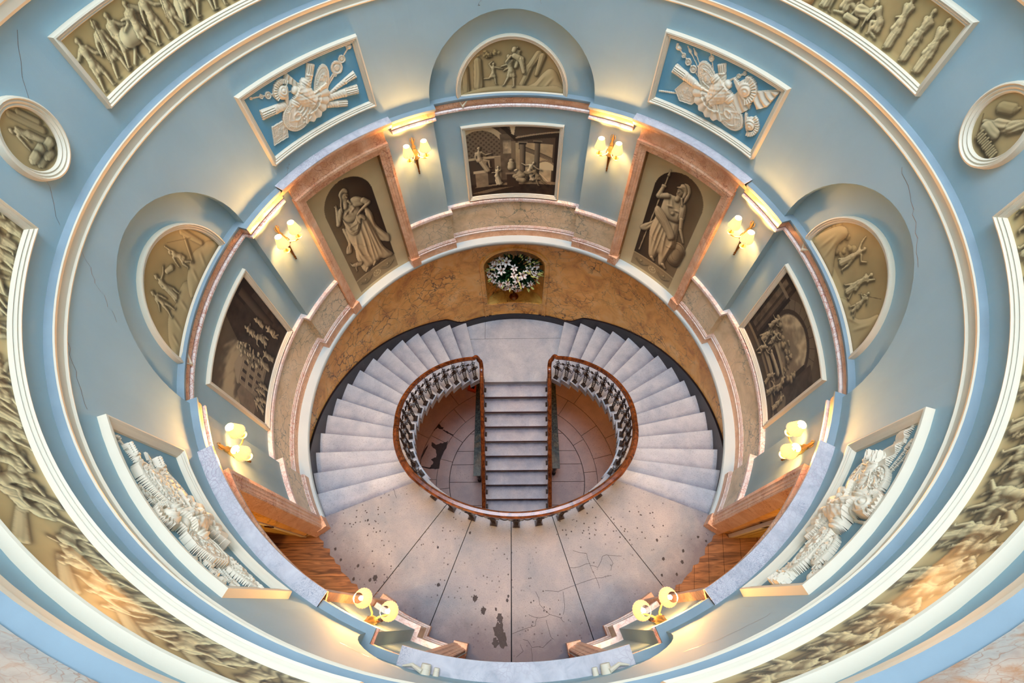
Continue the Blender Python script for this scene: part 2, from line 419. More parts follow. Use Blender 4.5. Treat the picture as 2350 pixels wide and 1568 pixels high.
# ---- stair wall with its niche
NH,NZ0,NZS,NZT=11.1,-1.98,-.82,-.44
ws=MB()
cut=sorted(set([round(90+NH*math.sin(math.pi/2*i/10),3) for i in range(-10,11)]+[float(x) for x in range(0,360,2)]))
for i in range(len(cut)):
    a=cut[i]; b=cut[(i+1)%len(cut)]+(360 if i==len(cut)-1 else 0); m=(a+b)/2
    if abs(m-90)<NH:
        za,zb=[NZS+(NZT-NZS)*math.sqrt(max(0,1-((t-90)/NH)**2)) for t in(a,b)]
        ws.add([P0(a,ZG,RLOW),P0(b,ZG,RLOW),P0(b,NZ0,RLOW),P0(a,NZ0,RLOW)],[[0,1,2,3]])
        ws.add([P0(a,za,RLOW),P0(b,zb,RLOW),P0(b,-.1,RLOW),P0(a,-.1,RLOW)],[[0,1,2,3]])
    else: ws.add([P0(a,ZG,RLOW),P0(b,ZG,RLOW),P0(b,-.1,RLOW),P0(a,-.1,RLOW)],[[0,1,2,3]])
ws.build('x',M['sienna']); o=bpy.data.objects['x']; o.name='wall_stair'; struct(o,'orange veined marble wall along the stairs')
n=MB(); NW=RLOW*math.sin(rad(NH)); y0=RLOW*math.cos(rad(NH)); rows=[]
for z in [NZ0]+[NZ0+(NZS-NZ0)*i/4 for i in range(1,5)]+[NZS+(NZT-NZS)*math.sin(math.pi/2*i/10) for i in range(1,11)]:
    w=NW*(math.sqrt(max(0,1-((z-NZS)/(NZT-NZS))**2)) if z>NZS else 1); d=.34*w/NW
    row=[]
    for i in range(17):
        ph=math.pi*i/16; x=-w*math.cos(ph); yb=math.sqrt(max(0,RLOW**2-x*x)); row.append((x,yb+d*math.sin(ph)**.8,z))
    rows.append(row)
n.mat(0).grid(rows,flip=True)
n.mat(1); fl=rows[0]; n.add(fl+[(-x,y,z) for x,y,z in [(-NW*.999*(1-2*i/8),math.sqrt(RLOW**2-(NW*(1-2*i/8))**2)-.004,NZ0) for i in range(9)]][0:0]+[(NW*(1-2*i/8),math.sqrt(RLOW**2-(NW*(1-2*i/8))**2),NZ0) for i in range(1,8)],[list(range(17+7))])
struct(n.build('wall_niche',[M['sienna'],M['sienna2']],smooth=False),'arched marble niche in the stair wall')
f=MB(); fu=wall_uv(90,RLOW,P0); hw=NH*math.pi/180*RLOW
path=[(-hw,ZL2+.18)]+[(-hw,NZS-.3)]+[(-hw*math.cos(math.pi*i/24),NZS+(NZT-NZS)*math.sin(math.pi*i/24)) for i in range(25)]+[(hw,NZS-.3),(hw,ZL2+.18)]
frame_sweep(f,path[::-1],[(0,-.01),(0,.016),(.016,.022),(.022,.012),(.05,.012),(.056,.024),(.072,.024),(.078,0)],fu,closed=False)
pp=dens([(-.44,-2.34),(.44,-2.34),(.44,-2.03),(-.44,-2.03)])
frame_sweep(f,pp,[(0,0),(0,.012),(.03,.016),(.04,.004),(.05,0)],fu)
for i in range(34):
    u=-.42+.84*i/33; f.add([fu(u+dx,-2.31+dz,h) for h in(0,.014) for dx,dz in((-.007,-.008),(.007,-.008),(.007,.008),(-.007,.008))],[[4,5,6,7],[0,1,5,4],[1,2,6,5],[2,3,7,6],[3,0,4,7]])
struct(f.build('trim_9',M['sienna'],smooth='auto'),'moulded marble surround of the stair niche')

# ---- black skirting along the stairs and half landing
OUT0,DO=213.3,6.814; IN0,DI=224.7,7.18
def zout(t): return -(OUT0-t)/DO*RISE
sk=MB()
for sgn in(1,-1):
    rows=[]
    for t in lin(212.6,111.5,1.5):
        z=zout(t); tt=t if sgn>0 else 180-t
        q=max(0,min(1,(119-t)/7.5)); q=q*q*(3-2*q); zt=(z+.17)*(1-q)+(ZL2+.185)*q; rows.append([P0(tt,max(z-.28,ZL2-.2),2.742),P0(tt,max(z-.28,ZL2-.2),2.715),P0(tt,zt,2.715),P0(tt,zt+.012,2.742)])
    sk.grid(rows,flip=sgn<0)
sk.cyl(68.3,111.7,2.71,2.742,ZL2-.02,ZL2+.185,P0)
struct(sk.build('baseboard_2',M['black'],smooth='auto'),'black marble skirting that follows the stairs')

# ---- floors
RINN=1.49
def pol2(t,r): return (r*math.cos(rad(t)),r*math.sin(rad(t)))
land=MB()
J=[(213.3,224.7),(236.5,240.0),(250.6,251.9),(268.7,267.8),(286.1,285.2),(305.1,304.3),(326.7,315.3)]
rng=random.Random(3)
for i in range(6):
    (oa,ia),(ob,ib)=J[i],J[i+1]; g=.09
    ro=2.84
    outer=[]
    for t in lin(oa+g,ob-g,1.2):
        r=ro
        for c in DR_C:
            d=abs(((t-c+180)%360)-180)
            if d<OPH+1.2: 
                x=1-d/(OPH+1.2); r=2.79+.02*math.sin(t*3)+rng.uniform(-.012,.012) 
        outer.append(pol2(t,r))
    if i in(2,3):            # the two middle slabs run into the front doorway
        xs=-.545 if i==2 else .545; xe=-.065 if i==2 else -.052
        if i==2: outer=[p for p in outer if p[0]<xs]+[(xs,-2.80),(xs,-2.93),(xe,-2.93)]
        else: outer=[(xe,-2.93),(xs,-2.93),(xs,-2.80)]+[p for p in outer if p[0]>xs]
    inner=[pol2(t,RINN) for t in lin(ib-g*1.6,ia+g*1.6,2)]
    land.prism(outer+inner,-.10,0)
fland=struct(land.build('floor_landing',M['stone']),'worn grey pink stone slabs of the landing')
rng=random.Random(8); sp_=MB()
for x,y,r in [(-.44,-2.32,.030),(-.35,-2.43,.030),(-.18,-2.5,.034),(-.22,-2.42,.014),(-.19,-2.61,.062),(-.15,-2.69,.062),(-.22,-2.72,.036),(-1.69,-1.53,.012),(-.52,-1.67,.012),(1.56,-1.76,.013),(1.6,-1.95,.015),(1.8,-1.98,.016),(1.83,-1.87,.013),(1.56,-2.11,.012),(1.72,-2.1,.014),(-1.76,-2.13,.014),(-1.53,-2.12,.024),(-1.58,-2.14,.016),(-1.73,-2.0,.014),(-2.01,-1.83,.014),(-1.93,-1.94,.012),(-.87,-1.82,.012),(-.84,-2.19,.016),(2.02,-1.73,.012),(2.1,-1.77,.010),(-.1,-2.34,.014),(-.09,-2.3,.012)]:
    q=[]
    for i in range(18):
        a=2*math.pi*i/18; k=1+rng.uniform(-.28,.28); q.append((x+r*k*math.cos(a)*.9,y+r*k*math.sin(a)*1.15))
    zt=.0010+.00025*len(sp_.v)/36; sp_.prism(q,-.001,zt)
sp_.build('stain',M['dirt'],parent=fland)
CK_=[[(.62,-2.2),(.44,-2.26),(.3,-2.25)],[(.62,-2.2),(.75,-2.16),(.92,-2.13),(1.02,-2.11)],[(.2,-2.26),(.24,-2.38),(.34,-2.47),(.45,-2.5),(.49,-2.54)],[(.34,-2.47),(.23,-2.5),(.12,-2.47)],[(.3,-2.52),(.34,-2.66),(.37,-2.69)],[(.07,-2.6),(.19,-2.57),(.21,-2.5)],[(-.05,-2.64),(.07,-2.6)],[(.06,-2.69),(.13,-2.73),(.15,-2.76),(.26,-2.76),(.35,-2.69)],[(.14,-2.76),(.15,-2.88)],[(.03,-2.73),(.06,-2.79),(-.01,-2.84)],[(.62,-1.86),(.77,-1.89),(.8,-2.01),(.88,-2.03),(.94,-1.92),(1.02,-1.91),(1.15,-1.92)],[(.57,-2.03),(.69,-2.02),(.8,-1.99)],[(.8,-2.01),(.85,-2.13),(.88,-2.23)],[(1.02,-2.06),(1.05,-1.99),(1.0,-1.91)],[(-1.44,-1.18),(-1.41,-1.25),(-1.39,-1.29)],[(.49,-2.26),(.5,-2.39),(.48,-2.47)]]
ck_=MB()
for c in CK_:
    pts=[c[0]]
    for a,b2 in zip(c[:-1],c[1:]): pts+=[((a[0]+b2[0])/2+rng.uniform(-.012,.012),(a[1]+b2[1])/2+rng.uniform(-.012,.012)),b2]
    for a,b2 in zip(pts[:-1],pts[1:]):
        dx,dy=b2[0]-a[0],b2[1]-a[1]; L_=math.hypot(dx,dy); nx,ny=-dy/L_*.0018,dx/L_*.0018
        ck_.add([(a[0]-nx,a[1]-ny,.0012),(b2[0]-nx,b2[1]-ny,.0012),(b2[0]+nx,b2[1]+ny,.0012),(a[0]+nx,a[1]+ny,.0012)],[[0,1,2,3]])
ck_.build('crack',M['dirt'],parent=fland)
b=MB()
_o=[pol2(x,3.1) for x in lin(213.6,326.4,3)]; _i=[pol2(x,RINN+.008) for x in lin(224.5,315.5,3)]
for k_ in range(38):
    u0,u1=k_/38,(k_+1)/38
    A_=[pol2(213.6+112.8*u,3.1) for u in(u0,u1)]; B_=[pol2(224.9+90.2*u,RINN+.008) for u in(u1,u0)]
    b.prism(A_+B_,-.26,-.102)
b.cyl(202,213.5,2.76,3.1,-.26,-.012,P0); b.cyl(326.5,338,2.76,3.1,-.26,-.012,P0)
struct(b.build('floor_base',M['dirt']),'dark bed under the landing slabs')
for sgn,nm in((-1,'left'),(1,'right')):
    w=MB()
    if sgn<0:
        y=-1.44; cx=lambda y:-math.sqrt(max(.01,2.70**2-y*y)) if y>-2.6 else -.9
        while y>-3.3:
            y1=y-.163
            w.hexa([(-4.1,y1,-.05),(cx(y1),y1,-.05),(cx(y),y,-.05),(-4.1,y,-.05),(-4.1,y1,-.008),(cx(y1),y1,-.008),(cx(y),y,-.008),(-4.1,y,-.008)]); y-=.167
    else:
        cy=lambda x:min(-1.44,-math.sqrt(2.70**2-x*x) if x<2.69 else 0)
        for i in range(14):
            x0=1.2+.19*i; x1=x0+.186
            w.hexa([(x0-.3,-3.4,-.05),(x1-.3,-3.4,-.05),(x1,cy(x1),-.05),(x0,cy(x0),-.05),(x0-.3,-3.4,-.008),(x1-.3,-3.4,-.008),(x1,cy(x1),-.008),(x0,cy(x0),-.008)])
    struct(w.build('floor_'+nm,M['boards']),'old oak floorboards inside the %s doorway'%nm)
t=MB(); t.box(-.7,.7,-4.0,-2.96,-.03,-.004)
struct(t.build('floor_front',M['boards']),'dark floorboards beyond the front doorway')
# ground floor slabs
g=MB()
def ringslabs(r0,r1,cuts_):
    for i in range(len(cuts_)-1):
        a,b2=cuts_[i],cuts_[i+1]; ga=.25/r0; gb=.25/r1
        n_=lin(0,1,.12)
        o=[pol2(a+gb+(b2-a-2*gb)*x,r1-.005) for x in n_]; q=[pol2(a+ga+(b2-a-2*ga)*x,r0+.005) for x in reversed(n_)]
        g.prism(o+q,ZG-.08,ZG)
ringslabs(2.19,2.745,[0,24,52,79,103,128,155,172,196,222,250,280,309,338,360])
ringslabs(1.75,2.19,[-7,14,33,56,82,108,132,153,180,203,230,262,291,318,353])
ringslabs(1.47,1.75,[5,30,62,95,122,146,165,187,209,246,280,320,344,365])
ys=[-1.47,-1.02,-.55,-.06,.32,.62,1.02,1.47]
for i in range(len(ys)-1):
    y0_,y1_=ys[i]+.005,ys[i+1]-.005
    for sg in(-1,1):
        pts=[]
        for y in lin(y0_,y1_,.12): pts.append((sg*math.sqrt(max(0,1.46**2-y*y)),y))
        if sg>0: poly=[(.03,y0_)]+pts+[(.03,y1_)]
        else: poly=[(-.03,y1_)]+pts[::-1]+[(-.03,y0_)]
        g.prism(poly,ZG-.08,ZG)
gf=struct(g.build('floor',M['floor']),'pinkish stone ground floor laid in concentric rings')
g=MB(); g.prism([pol2(t,3.9) for t in range(0,360,6)],ZG-.25,ZG-.06)
struct(g.build('floor_bed',M['dirt']),'dark bed under the ground floor')
rng=random.Random(11); pat=MB()
def blob(cx,cy,rx,ry,n=26,j=.16,rot=0):
    out=[]
    for i in range(n):
        a=2*math.pi*i/n; k=1+rng.uniform(-j,j); x,y=rx*k*math.cos(a),ry*k*math.sin(a)
        out.append((cx+x*math.cos(rot)-y*math.sin(rot),cy+x*math.sin(rot)+y*math.cos(rot)))
    return out
for P_ in ([(-1.92,.84),(-1.81,.77),(-1.71,.81),(-1.61,.83),(-1.54,.88),(-1.58,.69),(-1.64,.61),(-1.7,.43),(-1.72,.23),(-1.91,.24),(-1.92,.26),(-1.88,.33),(-1.84,.38),(-1.9,.45),(-1.79,.49),(-1.8,.65),(-1.91,.75)],
  [(-1.8,1.27),(-1.68,1.17),(-1.69,1.12),(-1.8,1.17),(-1.88,1.11),(-1.9,1.1)],[(-1.69,1.13),(-1.57,1.04),(-1.43,1.0),(-1.46,.97),(-1.58,1.08)],[(-1.99,.8),(-2.1,.61),(-2.16,.3),(-2.17,.27),(-2.12,.28),(-2.11,.49),(-2.0,.73)],[(-2.14,.29),(-1.9,.26),(-1.9,.235),(-2.13,.265)]):
    q=[]
    for (ax,ay),(bx,by) in zip(P_,P_[1:]+P_[:1]):
        for u in(0,.33,.66): q.append((ax+(bx-ax)*u+rng.uniform(-.012,.012),ay+(by-ay)*u+rng.uniform(-.012,.012)))
    pat.prism(q,ZG-.001,ZG+.003)
pat.build('stain',M['dirt'],parent=gf)

# ---- closing shell, side rooms, roof light
sh_=MB()
sh_.grid([[P0(t,z,4.25) for z in(ZG-.2,13.2)] for t in range(0,361,6)])
struct(sh_.build('wall_outer',M['dark']),'dark outer wall of the rooms behind the drum')
for nm,a,b2,m in(('rooms',0,360,'dark'),):
    c=MB(); c.grid([[P0(t,2.55,2.80),P0(t,2.55,4.25)] for t in range(a,b2+1,4)])
    struct(c.build('ceiling_'+nm,M['dark']),'ceiling of the rooms behind the drum')
c=MB(); c.grid([[P0(t,13.0,2.72),P0(t,13.15,2.5),P0(t,13.25,2.35),P0(t,13.4,2.32)] for t in range(0,361,5)],flip=True)
struct(c.build('ceiling',M['cream'],smooth=True),'cream plaster rim under the roof light')
c=MB()
for i in range(12):
    a=i*30; c.tube([P0(a,13.35,2.33),P0(a,13.62,1.2),P0(a,13.7,.35)],.02,6)
for r,z in((.35,13.7),(1.2,13.62),(2.33,13.37)): c.tube([P0(t,z,r) for t in range(0,361,10)],.025,6)
struct(c.build('window_1',M['cream']),'glazing bars of the round roof light')
def lineP(k,r,sgn=1):
    """point of nosing line k at radius r (lines run straight from outer to inner end)"""
    o=pol2(OUT0-DO*k,2.73); i=pol2(IN0-DI*k,1.465)
    lo,hi=-.2,1.3
    for _ in range(40):
        m=(lo+hi)/2; x=i[0]+(o[0]-i[0])*m; y=i[1]+(o[1]-i[1])*m
        if math.hypot(x,y)<r: lo=m
        else: hi=m
    return (sgn*x,y)
def lineth(k,r):
    p=lineP(k,r); return deg(math.atan2(p[1],p[0]))%360
def step_poly(k0,k1,ri,ro,sgn):
    ti0,ti1=lineth(k0,ri),lineth(k1,ri); to0,to1=lineth(k0,ro),lineth(k1,ro)
    o=[pol2(to0+(to1-to0)*x/4,ro) for x in range(5)]; i=[pol2(ti1+(ti0-ti1)*x/4,ri) for x in range(5)]
    p=[(sgn*x,y) for x,y in o+i]
    return p if sgn<0 else p[::-1]
def tread_dirt_shade(o,vals,ntop):  # vertex tone for the painted shade and dirt at the back of a tread
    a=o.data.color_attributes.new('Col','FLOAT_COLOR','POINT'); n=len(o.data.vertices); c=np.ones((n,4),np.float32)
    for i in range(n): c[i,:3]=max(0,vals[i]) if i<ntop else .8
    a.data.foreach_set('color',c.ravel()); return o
for sgn,nm in((1,'left'),(-1,'right')):
    fl=thing('curved_stair_flight','curved flight of fifteen pale stone steps hugging the orange marble wall on the %s side'%nm,'stairs',(0,0,0),0,'curved stair flights')
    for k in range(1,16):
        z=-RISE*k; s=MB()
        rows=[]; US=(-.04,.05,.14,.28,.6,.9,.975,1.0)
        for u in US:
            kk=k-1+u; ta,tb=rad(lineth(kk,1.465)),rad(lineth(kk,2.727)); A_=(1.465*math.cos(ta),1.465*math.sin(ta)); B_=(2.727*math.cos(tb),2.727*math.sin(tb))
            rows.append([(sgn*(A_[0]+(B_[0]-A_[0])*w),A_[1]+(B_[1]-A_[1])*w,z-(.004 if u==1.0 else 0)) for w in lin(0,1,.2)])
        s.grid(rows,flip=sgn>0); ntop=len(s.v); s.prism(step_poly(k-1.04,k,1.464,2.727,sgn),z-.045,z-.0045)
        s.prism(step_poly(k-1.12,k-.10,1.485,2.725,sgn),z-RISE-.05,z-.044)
        tread_dirt_shade(s.build('step',M['step'],parent=fl),[u for u in US for _ in rows[0]],ntop)
hl=MB()
def hlp(x0,x1,y0,y1,corner=None):
    pass
yo=lambda x: math.sqrt(2.727**2-x*x)
lft=pol2(OUT0-DO*15,2.727); lin_=pol2(IN0-DI*15,1.465)
xL=lambda y: lft[0]+(lin_[0]-lft[0])*(lft[1]-y)/(lft[1]-lin_[1])
yj=2.25
hl.prism([(-.645,1.315),(.645,1.315),(-lin_[0],lin_[1]+.004),(-xL(yj)-.003,yj-.003),(xL(yj)+.003,yj-.003),(lin_[0],lin_[1]+.004)],ZL2-.05,ZL2)
hl.prism([(-.6,yj+.003),(-xL(yj)-.003,yj+.003)]+[(x,yo(x)) for x in lin(-lft[0],-.6,.1)],ZL2-.05,ZL2)
hl.prism([(xL(yj)+.003,yj+.003),(-.606,yj+.003),(-.606,yo(.606))]+[(x,yo(x)) for x in lin(-.606,lft[0],.1)][1:],ZL2-.05,ZL2)
hl.prism([(-.625,1.335),(.625,1.335),(-lin_[0]+.01,lin_[1]+.03),(-lft[0],lft[1])]+[(x,yo(x)) for x in lin(-lft[0],lft[0],.12)][1:-1]+[(lft[0],lft[1]),(lin_[0]-.01,lin_[1]+.03)],ZL2-.26,ZL2-.048)
tag(tread_dirt_shade(hl.build('half_landing',M['step']),[],0),'stone half landing between the curved flights below the flower niche','landing')
st=thing('straight_stair_flight','straight central flight of pale stone treads with dark reddish risers','stairs')
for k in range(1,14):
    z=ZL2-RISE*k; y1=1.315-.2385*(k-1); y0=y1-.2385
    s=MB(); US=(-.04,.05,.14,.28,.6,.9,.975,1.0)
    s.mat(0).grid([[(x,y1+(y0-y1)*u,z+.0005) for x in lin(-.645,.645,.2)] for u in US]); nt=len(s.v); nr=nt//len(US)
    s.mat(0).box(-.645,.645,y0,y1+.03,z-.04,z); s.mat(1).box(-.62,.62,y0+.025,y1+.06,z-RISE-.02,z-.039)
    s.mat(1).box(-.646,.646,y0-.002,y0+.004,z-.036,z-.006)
    tread_dirt_shade(s.build('step',[M['step2'],M['riser']],parent=st),[u for u in US for _ in range(nr)],nt)

# ---- balustrade
RAILZ=.77
def rail_center():
    pts=[]
    # level part round the landing (from left joint to right joint) and both helical parts
    A=[]
    for t in lin(270,118.5,2.0):
        # landing to stair transition
        r=1.605 if t>228 else 1.515+ (1.605-1.515)*max(0,min(1,(t-196)/32))**1.0
        if t>228: r=1.605
        zn=min(0.0,-(IN0-t)/DI*RISE)
        x=max(0,min(1,(228-t)/22))
        z=(zn-.0)+RAILZ
        A.append((t,r,z))
    # soften the kink
    zs=[a[2] for a in A]
    for _ in range(5): zs=[zs[0]]+[(zs[i-1]+2*zs[i]+zs[i+1])/4 for i in range(1,len(zs)-1)]+[zs[-1]]
    A=[(a[0],a[1],z) for a,z in zip(A,zs)]
    return A
RA=rail_center()
XR=.595
def straight_rail(sg):
    z0=ZL2+RAILZ+.02; pts=[]
    for y in lin(1.20,-1.72,.2): pts.append((sg*XR,y,z0-(1.315-y)/.2385*RISE*1.0))
    return pts
half=[P0(t,z,r) for t,r,z in RA]            # front centre -> left -> curl
curl=half[-1]
c0=Vector(half[-1]); p1=Vector((-XR,1.20,straight_rail(-1)[0][2]))
zc=(c0.z+p1.z)/2
cur=[Vector((-.672,1.368,c0.z-.01)),Vector((-.635,1.355,zc+.01)),Vector((-.607,1.325,zc)),Vector((-XR-.001,1.27,p1.z+.02))]
leftfull=[Vector(p) for p in half]+cur+[Vector(p) for p in straight_rail(-1)]
rightfull=[Vector((-p.x,p.y,p.z)) for p in leftfull]
def smooth(P,n=3):
    Q=[]
    for i in range(len(P)-1):
        p0,p1,p2,p3=P[max(i-1,0)],P[i],P[i+1],P[min(i+2,len(P)-1)]
        for j in range(n):
            t=j/n; Q.append(.5*((2*p1)+(p2-p0)*t+(2*p0-5*p1+4*p2-p3)*t*t+(3*p1-p0-3*p2+p3)*t**3))
    return Q+[P[-1]]
full=smooth(list(reversed(leftfull))+rightfull[1:])
bal=thing('stair_balustrade','dark iron balustrade with polished mahogany handrail circling the open stair well','balustrade')
hr=MB()
def railsweep(mb,pts,w=.036,h=.028):
    prof=[(-w,-.4*h),(-w*.9,.3*h),(-w*.5,.55*h),(-w*.42,h),(w*.42,h),(w*.5,.55*h),(w*.9,.3*h),(w,-.4*h),(w*.7,-h),(-w*.7,-h)]
    rows=[]; N=len(pts)
    for i,p in enumerate(pts):
        d=(pts[min(i+1,N-1)]-pts[max(i-1,0)]); d.normalize()
        a=d.cross(Vector((0,0,1))).normalized(); b=a.cross(d).normalized()
        rows.append([p+a*x+b*y for x,y in prof])
    mb.grid(rows,close_u=True)
railsweep(hr,full); hr.build('handrail',M['rail'],parent=bal,smooth='auto')

def baluster_mesh():
    b=MB(); b.mat(0)
    b.box(-.042,.042,-.03,.03,0,.022); b.box(-.034,.034,-.024,.024,.022,.045); b.box(-.028,.028,-.018,.018,.045,.06)
    # tapered open lattice shaft
    z0,z1=.06,.40; w0,w1=.020,.036
    for s in(-1,1):
        b.tube([(s*w0,0,z0),(s*w1,0,z1)],.006,6)
    n=5
    for i in range(n):
        za=z0+(z1-z0)*i/n; zb=z0+(z1-z0)*(i+1)/n
        wa=w0+(w1-w0)*i/n; wb=w0+(w1-w0)*(i+1)/n
        b.tube([(-wa,0,za),(-wa*.2,.004,(za+zb)/2),(wb,0,zb)],.0045,5,ry=.003); b.tube([(wa,0,za),(wa*.2,-.004,(za+zb)/2),(-wb,0,zb)],.0045,5,ry=.003)
    b.box(-.046,.046,-.02,.02,.40,.418); b.box(-.038,.038,-.024,.024,.418,.44)
    b.mat(1)
    R90=Matrix.Rotation(math.pi/2,3,'X')
    for s in(-1,1):
        b.lathe([(.0,-.018),(.022,-.016),(.026,-.006),(.026,.006),(.022,.016),(0,.018)],(s*.056,0,.43),12,R90)
    b.mat(0)
    b.lathe([(.0,-.02),(.016,-.012),(.02,0),(.014,.02),(.006,.035)],(0,0,.46),8)
    # scrolls and anthemion up to the rail
    for s in(-1,1):
        b.tube([(s*.006,0,.49),(s*.03,0,.51),(s*.04,0,.545),(s*.022,0,.56),(s*.012,0,.54)],.005,5)
        b.tube([(0,0,.50),(s*.02,0,.58),(s*.045,0,.63),(s*.03,0,.66)],.0055,5)
        b.tube([(0,0,.56),(s*.012,0,.62),(s*.02,0,.68),(0,0,.70)],.005,5)
    b.tube([(0,0,.48),(0,0,.745)],.006,6)
    b.lathe([(0,-.014),(.014,0),(0,.014)],(0,0,.60),6)
    return b
bobj=baluster_mesh().build('baluster',[M['iron'],M['lead']],parent=bal)
bfirst=[True]; spots=[]
def put_bal(x,y,z,ang):
    if bfirst[0]: o=bobj; bfirst[0]=False
    else: o=bobj.copy(); COL.objects.link(o)
    o.location=(x,y,z); o.rotation_euler=(0,0,ang); o.scale=(1,1,.995)
# landing part
TL=[270+9.15*i for i in range(-5,6)]
lev=[]
for t in TL: 
    x,y=pol2(t,1.592); put_bal(x,y,0,rad(t+90)); lev.append((x,y,0,t))
left=[]
for k in range(1,16):
    t=(lineth(k-.42,1.50)); x,y=pol2(t,1.512); put_bal(x,y,-RISE*k,rad(t+90)); left.append((x,y,-RISE*k,t))
    put_bal(-x,y,-RISE*k,rad(180-t+90))
cen=[]
for k in range(1,13):
    y=1.315-.2385*(k-.55); z=ZL2-RISE*k
    for sg in(-1,1): put_bal(sg*XR,y,z,math.pi/2)
    cen.append((XR,y,z))
# swags and ring scrolls between neighbours
def link(p,q,par):
    s=MB(); p=Vector(p); q=Vector(q); d=(q-p)
    h=Vector((d.x,d.y,0)).normalized()
    a=p+Vector((0,0,.41))+h*.07; b=q+Vector((0,0,.41))-h*.07
    s.tube([a+(b-a)*u-Vector((0,0,.10*(1-(2*u-1)**2))) for u in [i/8 for i in range(9)]],.006,5)
    m=(p+q)/2+Vector((0,0,.60)); R=Matrix.Rotation(math.atan2(h.y,h.x),3,'Z')
    ring=[m+R@Vector((.028*math.cos(u),0,.028*math.sin(u))) for u in [math.pi*i/5 for i in range(11)]]
    s.tube(ring,.006,5,cap=False)
    s.tube([m+R@Vector((.010*math.cos(u),0,.010*math.sin(u))) for u in [math.pi*i/3 for i in range(7)]],.005,4,cap=False)
    e0=p+Vector((0,0,.60)); e1=q+Vector((0,0,.60))
    for e,sg in((e0,1),(e1,-1)):
        L=(m-e).length; ee=(m-e)
        s.tube([e,e+ee*.3+Vector((0,0,.03)),e+ee*.55-Vector((0,0,.02)),e+ee*.78+Vector((0,0,.004))],.006,5)
    s.build('scroll_swag',M['iron'],parent=par)
seq=[(p[0],p[1],p[2]) for p in reversed(left)]
mid=[]
for t,k in((228.5,0),):
    x,y=pol2(t-3.4,1.56); put_bal(x,y,0,rad(t+87)); put_bal(-x,y,0,rad(180-t+93)); mid.append((x,y,0))
chain=seq+[mid[0]]+[(p[0],p[1],0) for p in lev]+[(-mid[0][0],mid[0][1],0)]+[(-p[0],p[1],p[2]) for p in left]
for a,b_ in zip(chain[:-1],chain[1:]): link(a,b_,bal)
for sg in(-1,1):
    for a,b_ in zip(cen[:-1],cen[1:]): link((sg*a[0],a[1],a[2]),(sg*b_[0],b_[1],b_[2]),bal)

# ---- marble consoles on the ground floor beside the straight flight
for sg,nm in((-1,'left'),(1,'right')):
    c=thing('marble_console_table','long narrow dark green marble table standing %s of the straight flight on the ground floor'%nm,'table',(sg*.80,0,ZG),0,'green marble tables by the straight flight')
    b=MB(); b.box(sg*.80-.075,sg*.80+.075,-.12 if sg<0 else .02,2.0,-3.99,-3.95); b.build('top',M['darkgreen'],parent=c,loc=(sg*.80,0,ZG))
    for y in(-.02 if sg<0 else .12,1.8):
        l=MB(); l.lathe([(.05,0),(.05,.06),(.03,.10),(.045,.4),(.03,.75),(.055,.81)],(0,y,0),8); l.build('leg',M['blackm'],parent=c)
b=thing('wooden_box','small orange wooden box with a dark opening low under the left curved flight','box',(-1.03,2.14,ZG),rad(-20))
q=MB(); q.box(-.10,.10,-.09,.09,0,.05); q.box(-.10,-.05,-.09,.09,.05,.10); q.box(.05,.10,-.09,.09,.05,.10); q.box(-.05,.05,-.09,-.04,.05,.10); q.box(-.05,.05,.04,.09,.05,.10)
q.build('body',M['orange'],parent=b)
q=MB(); q.box(-.05,.05,-.04,.04,.05,.06); q.build('opening',M['blackm'],parent=b)
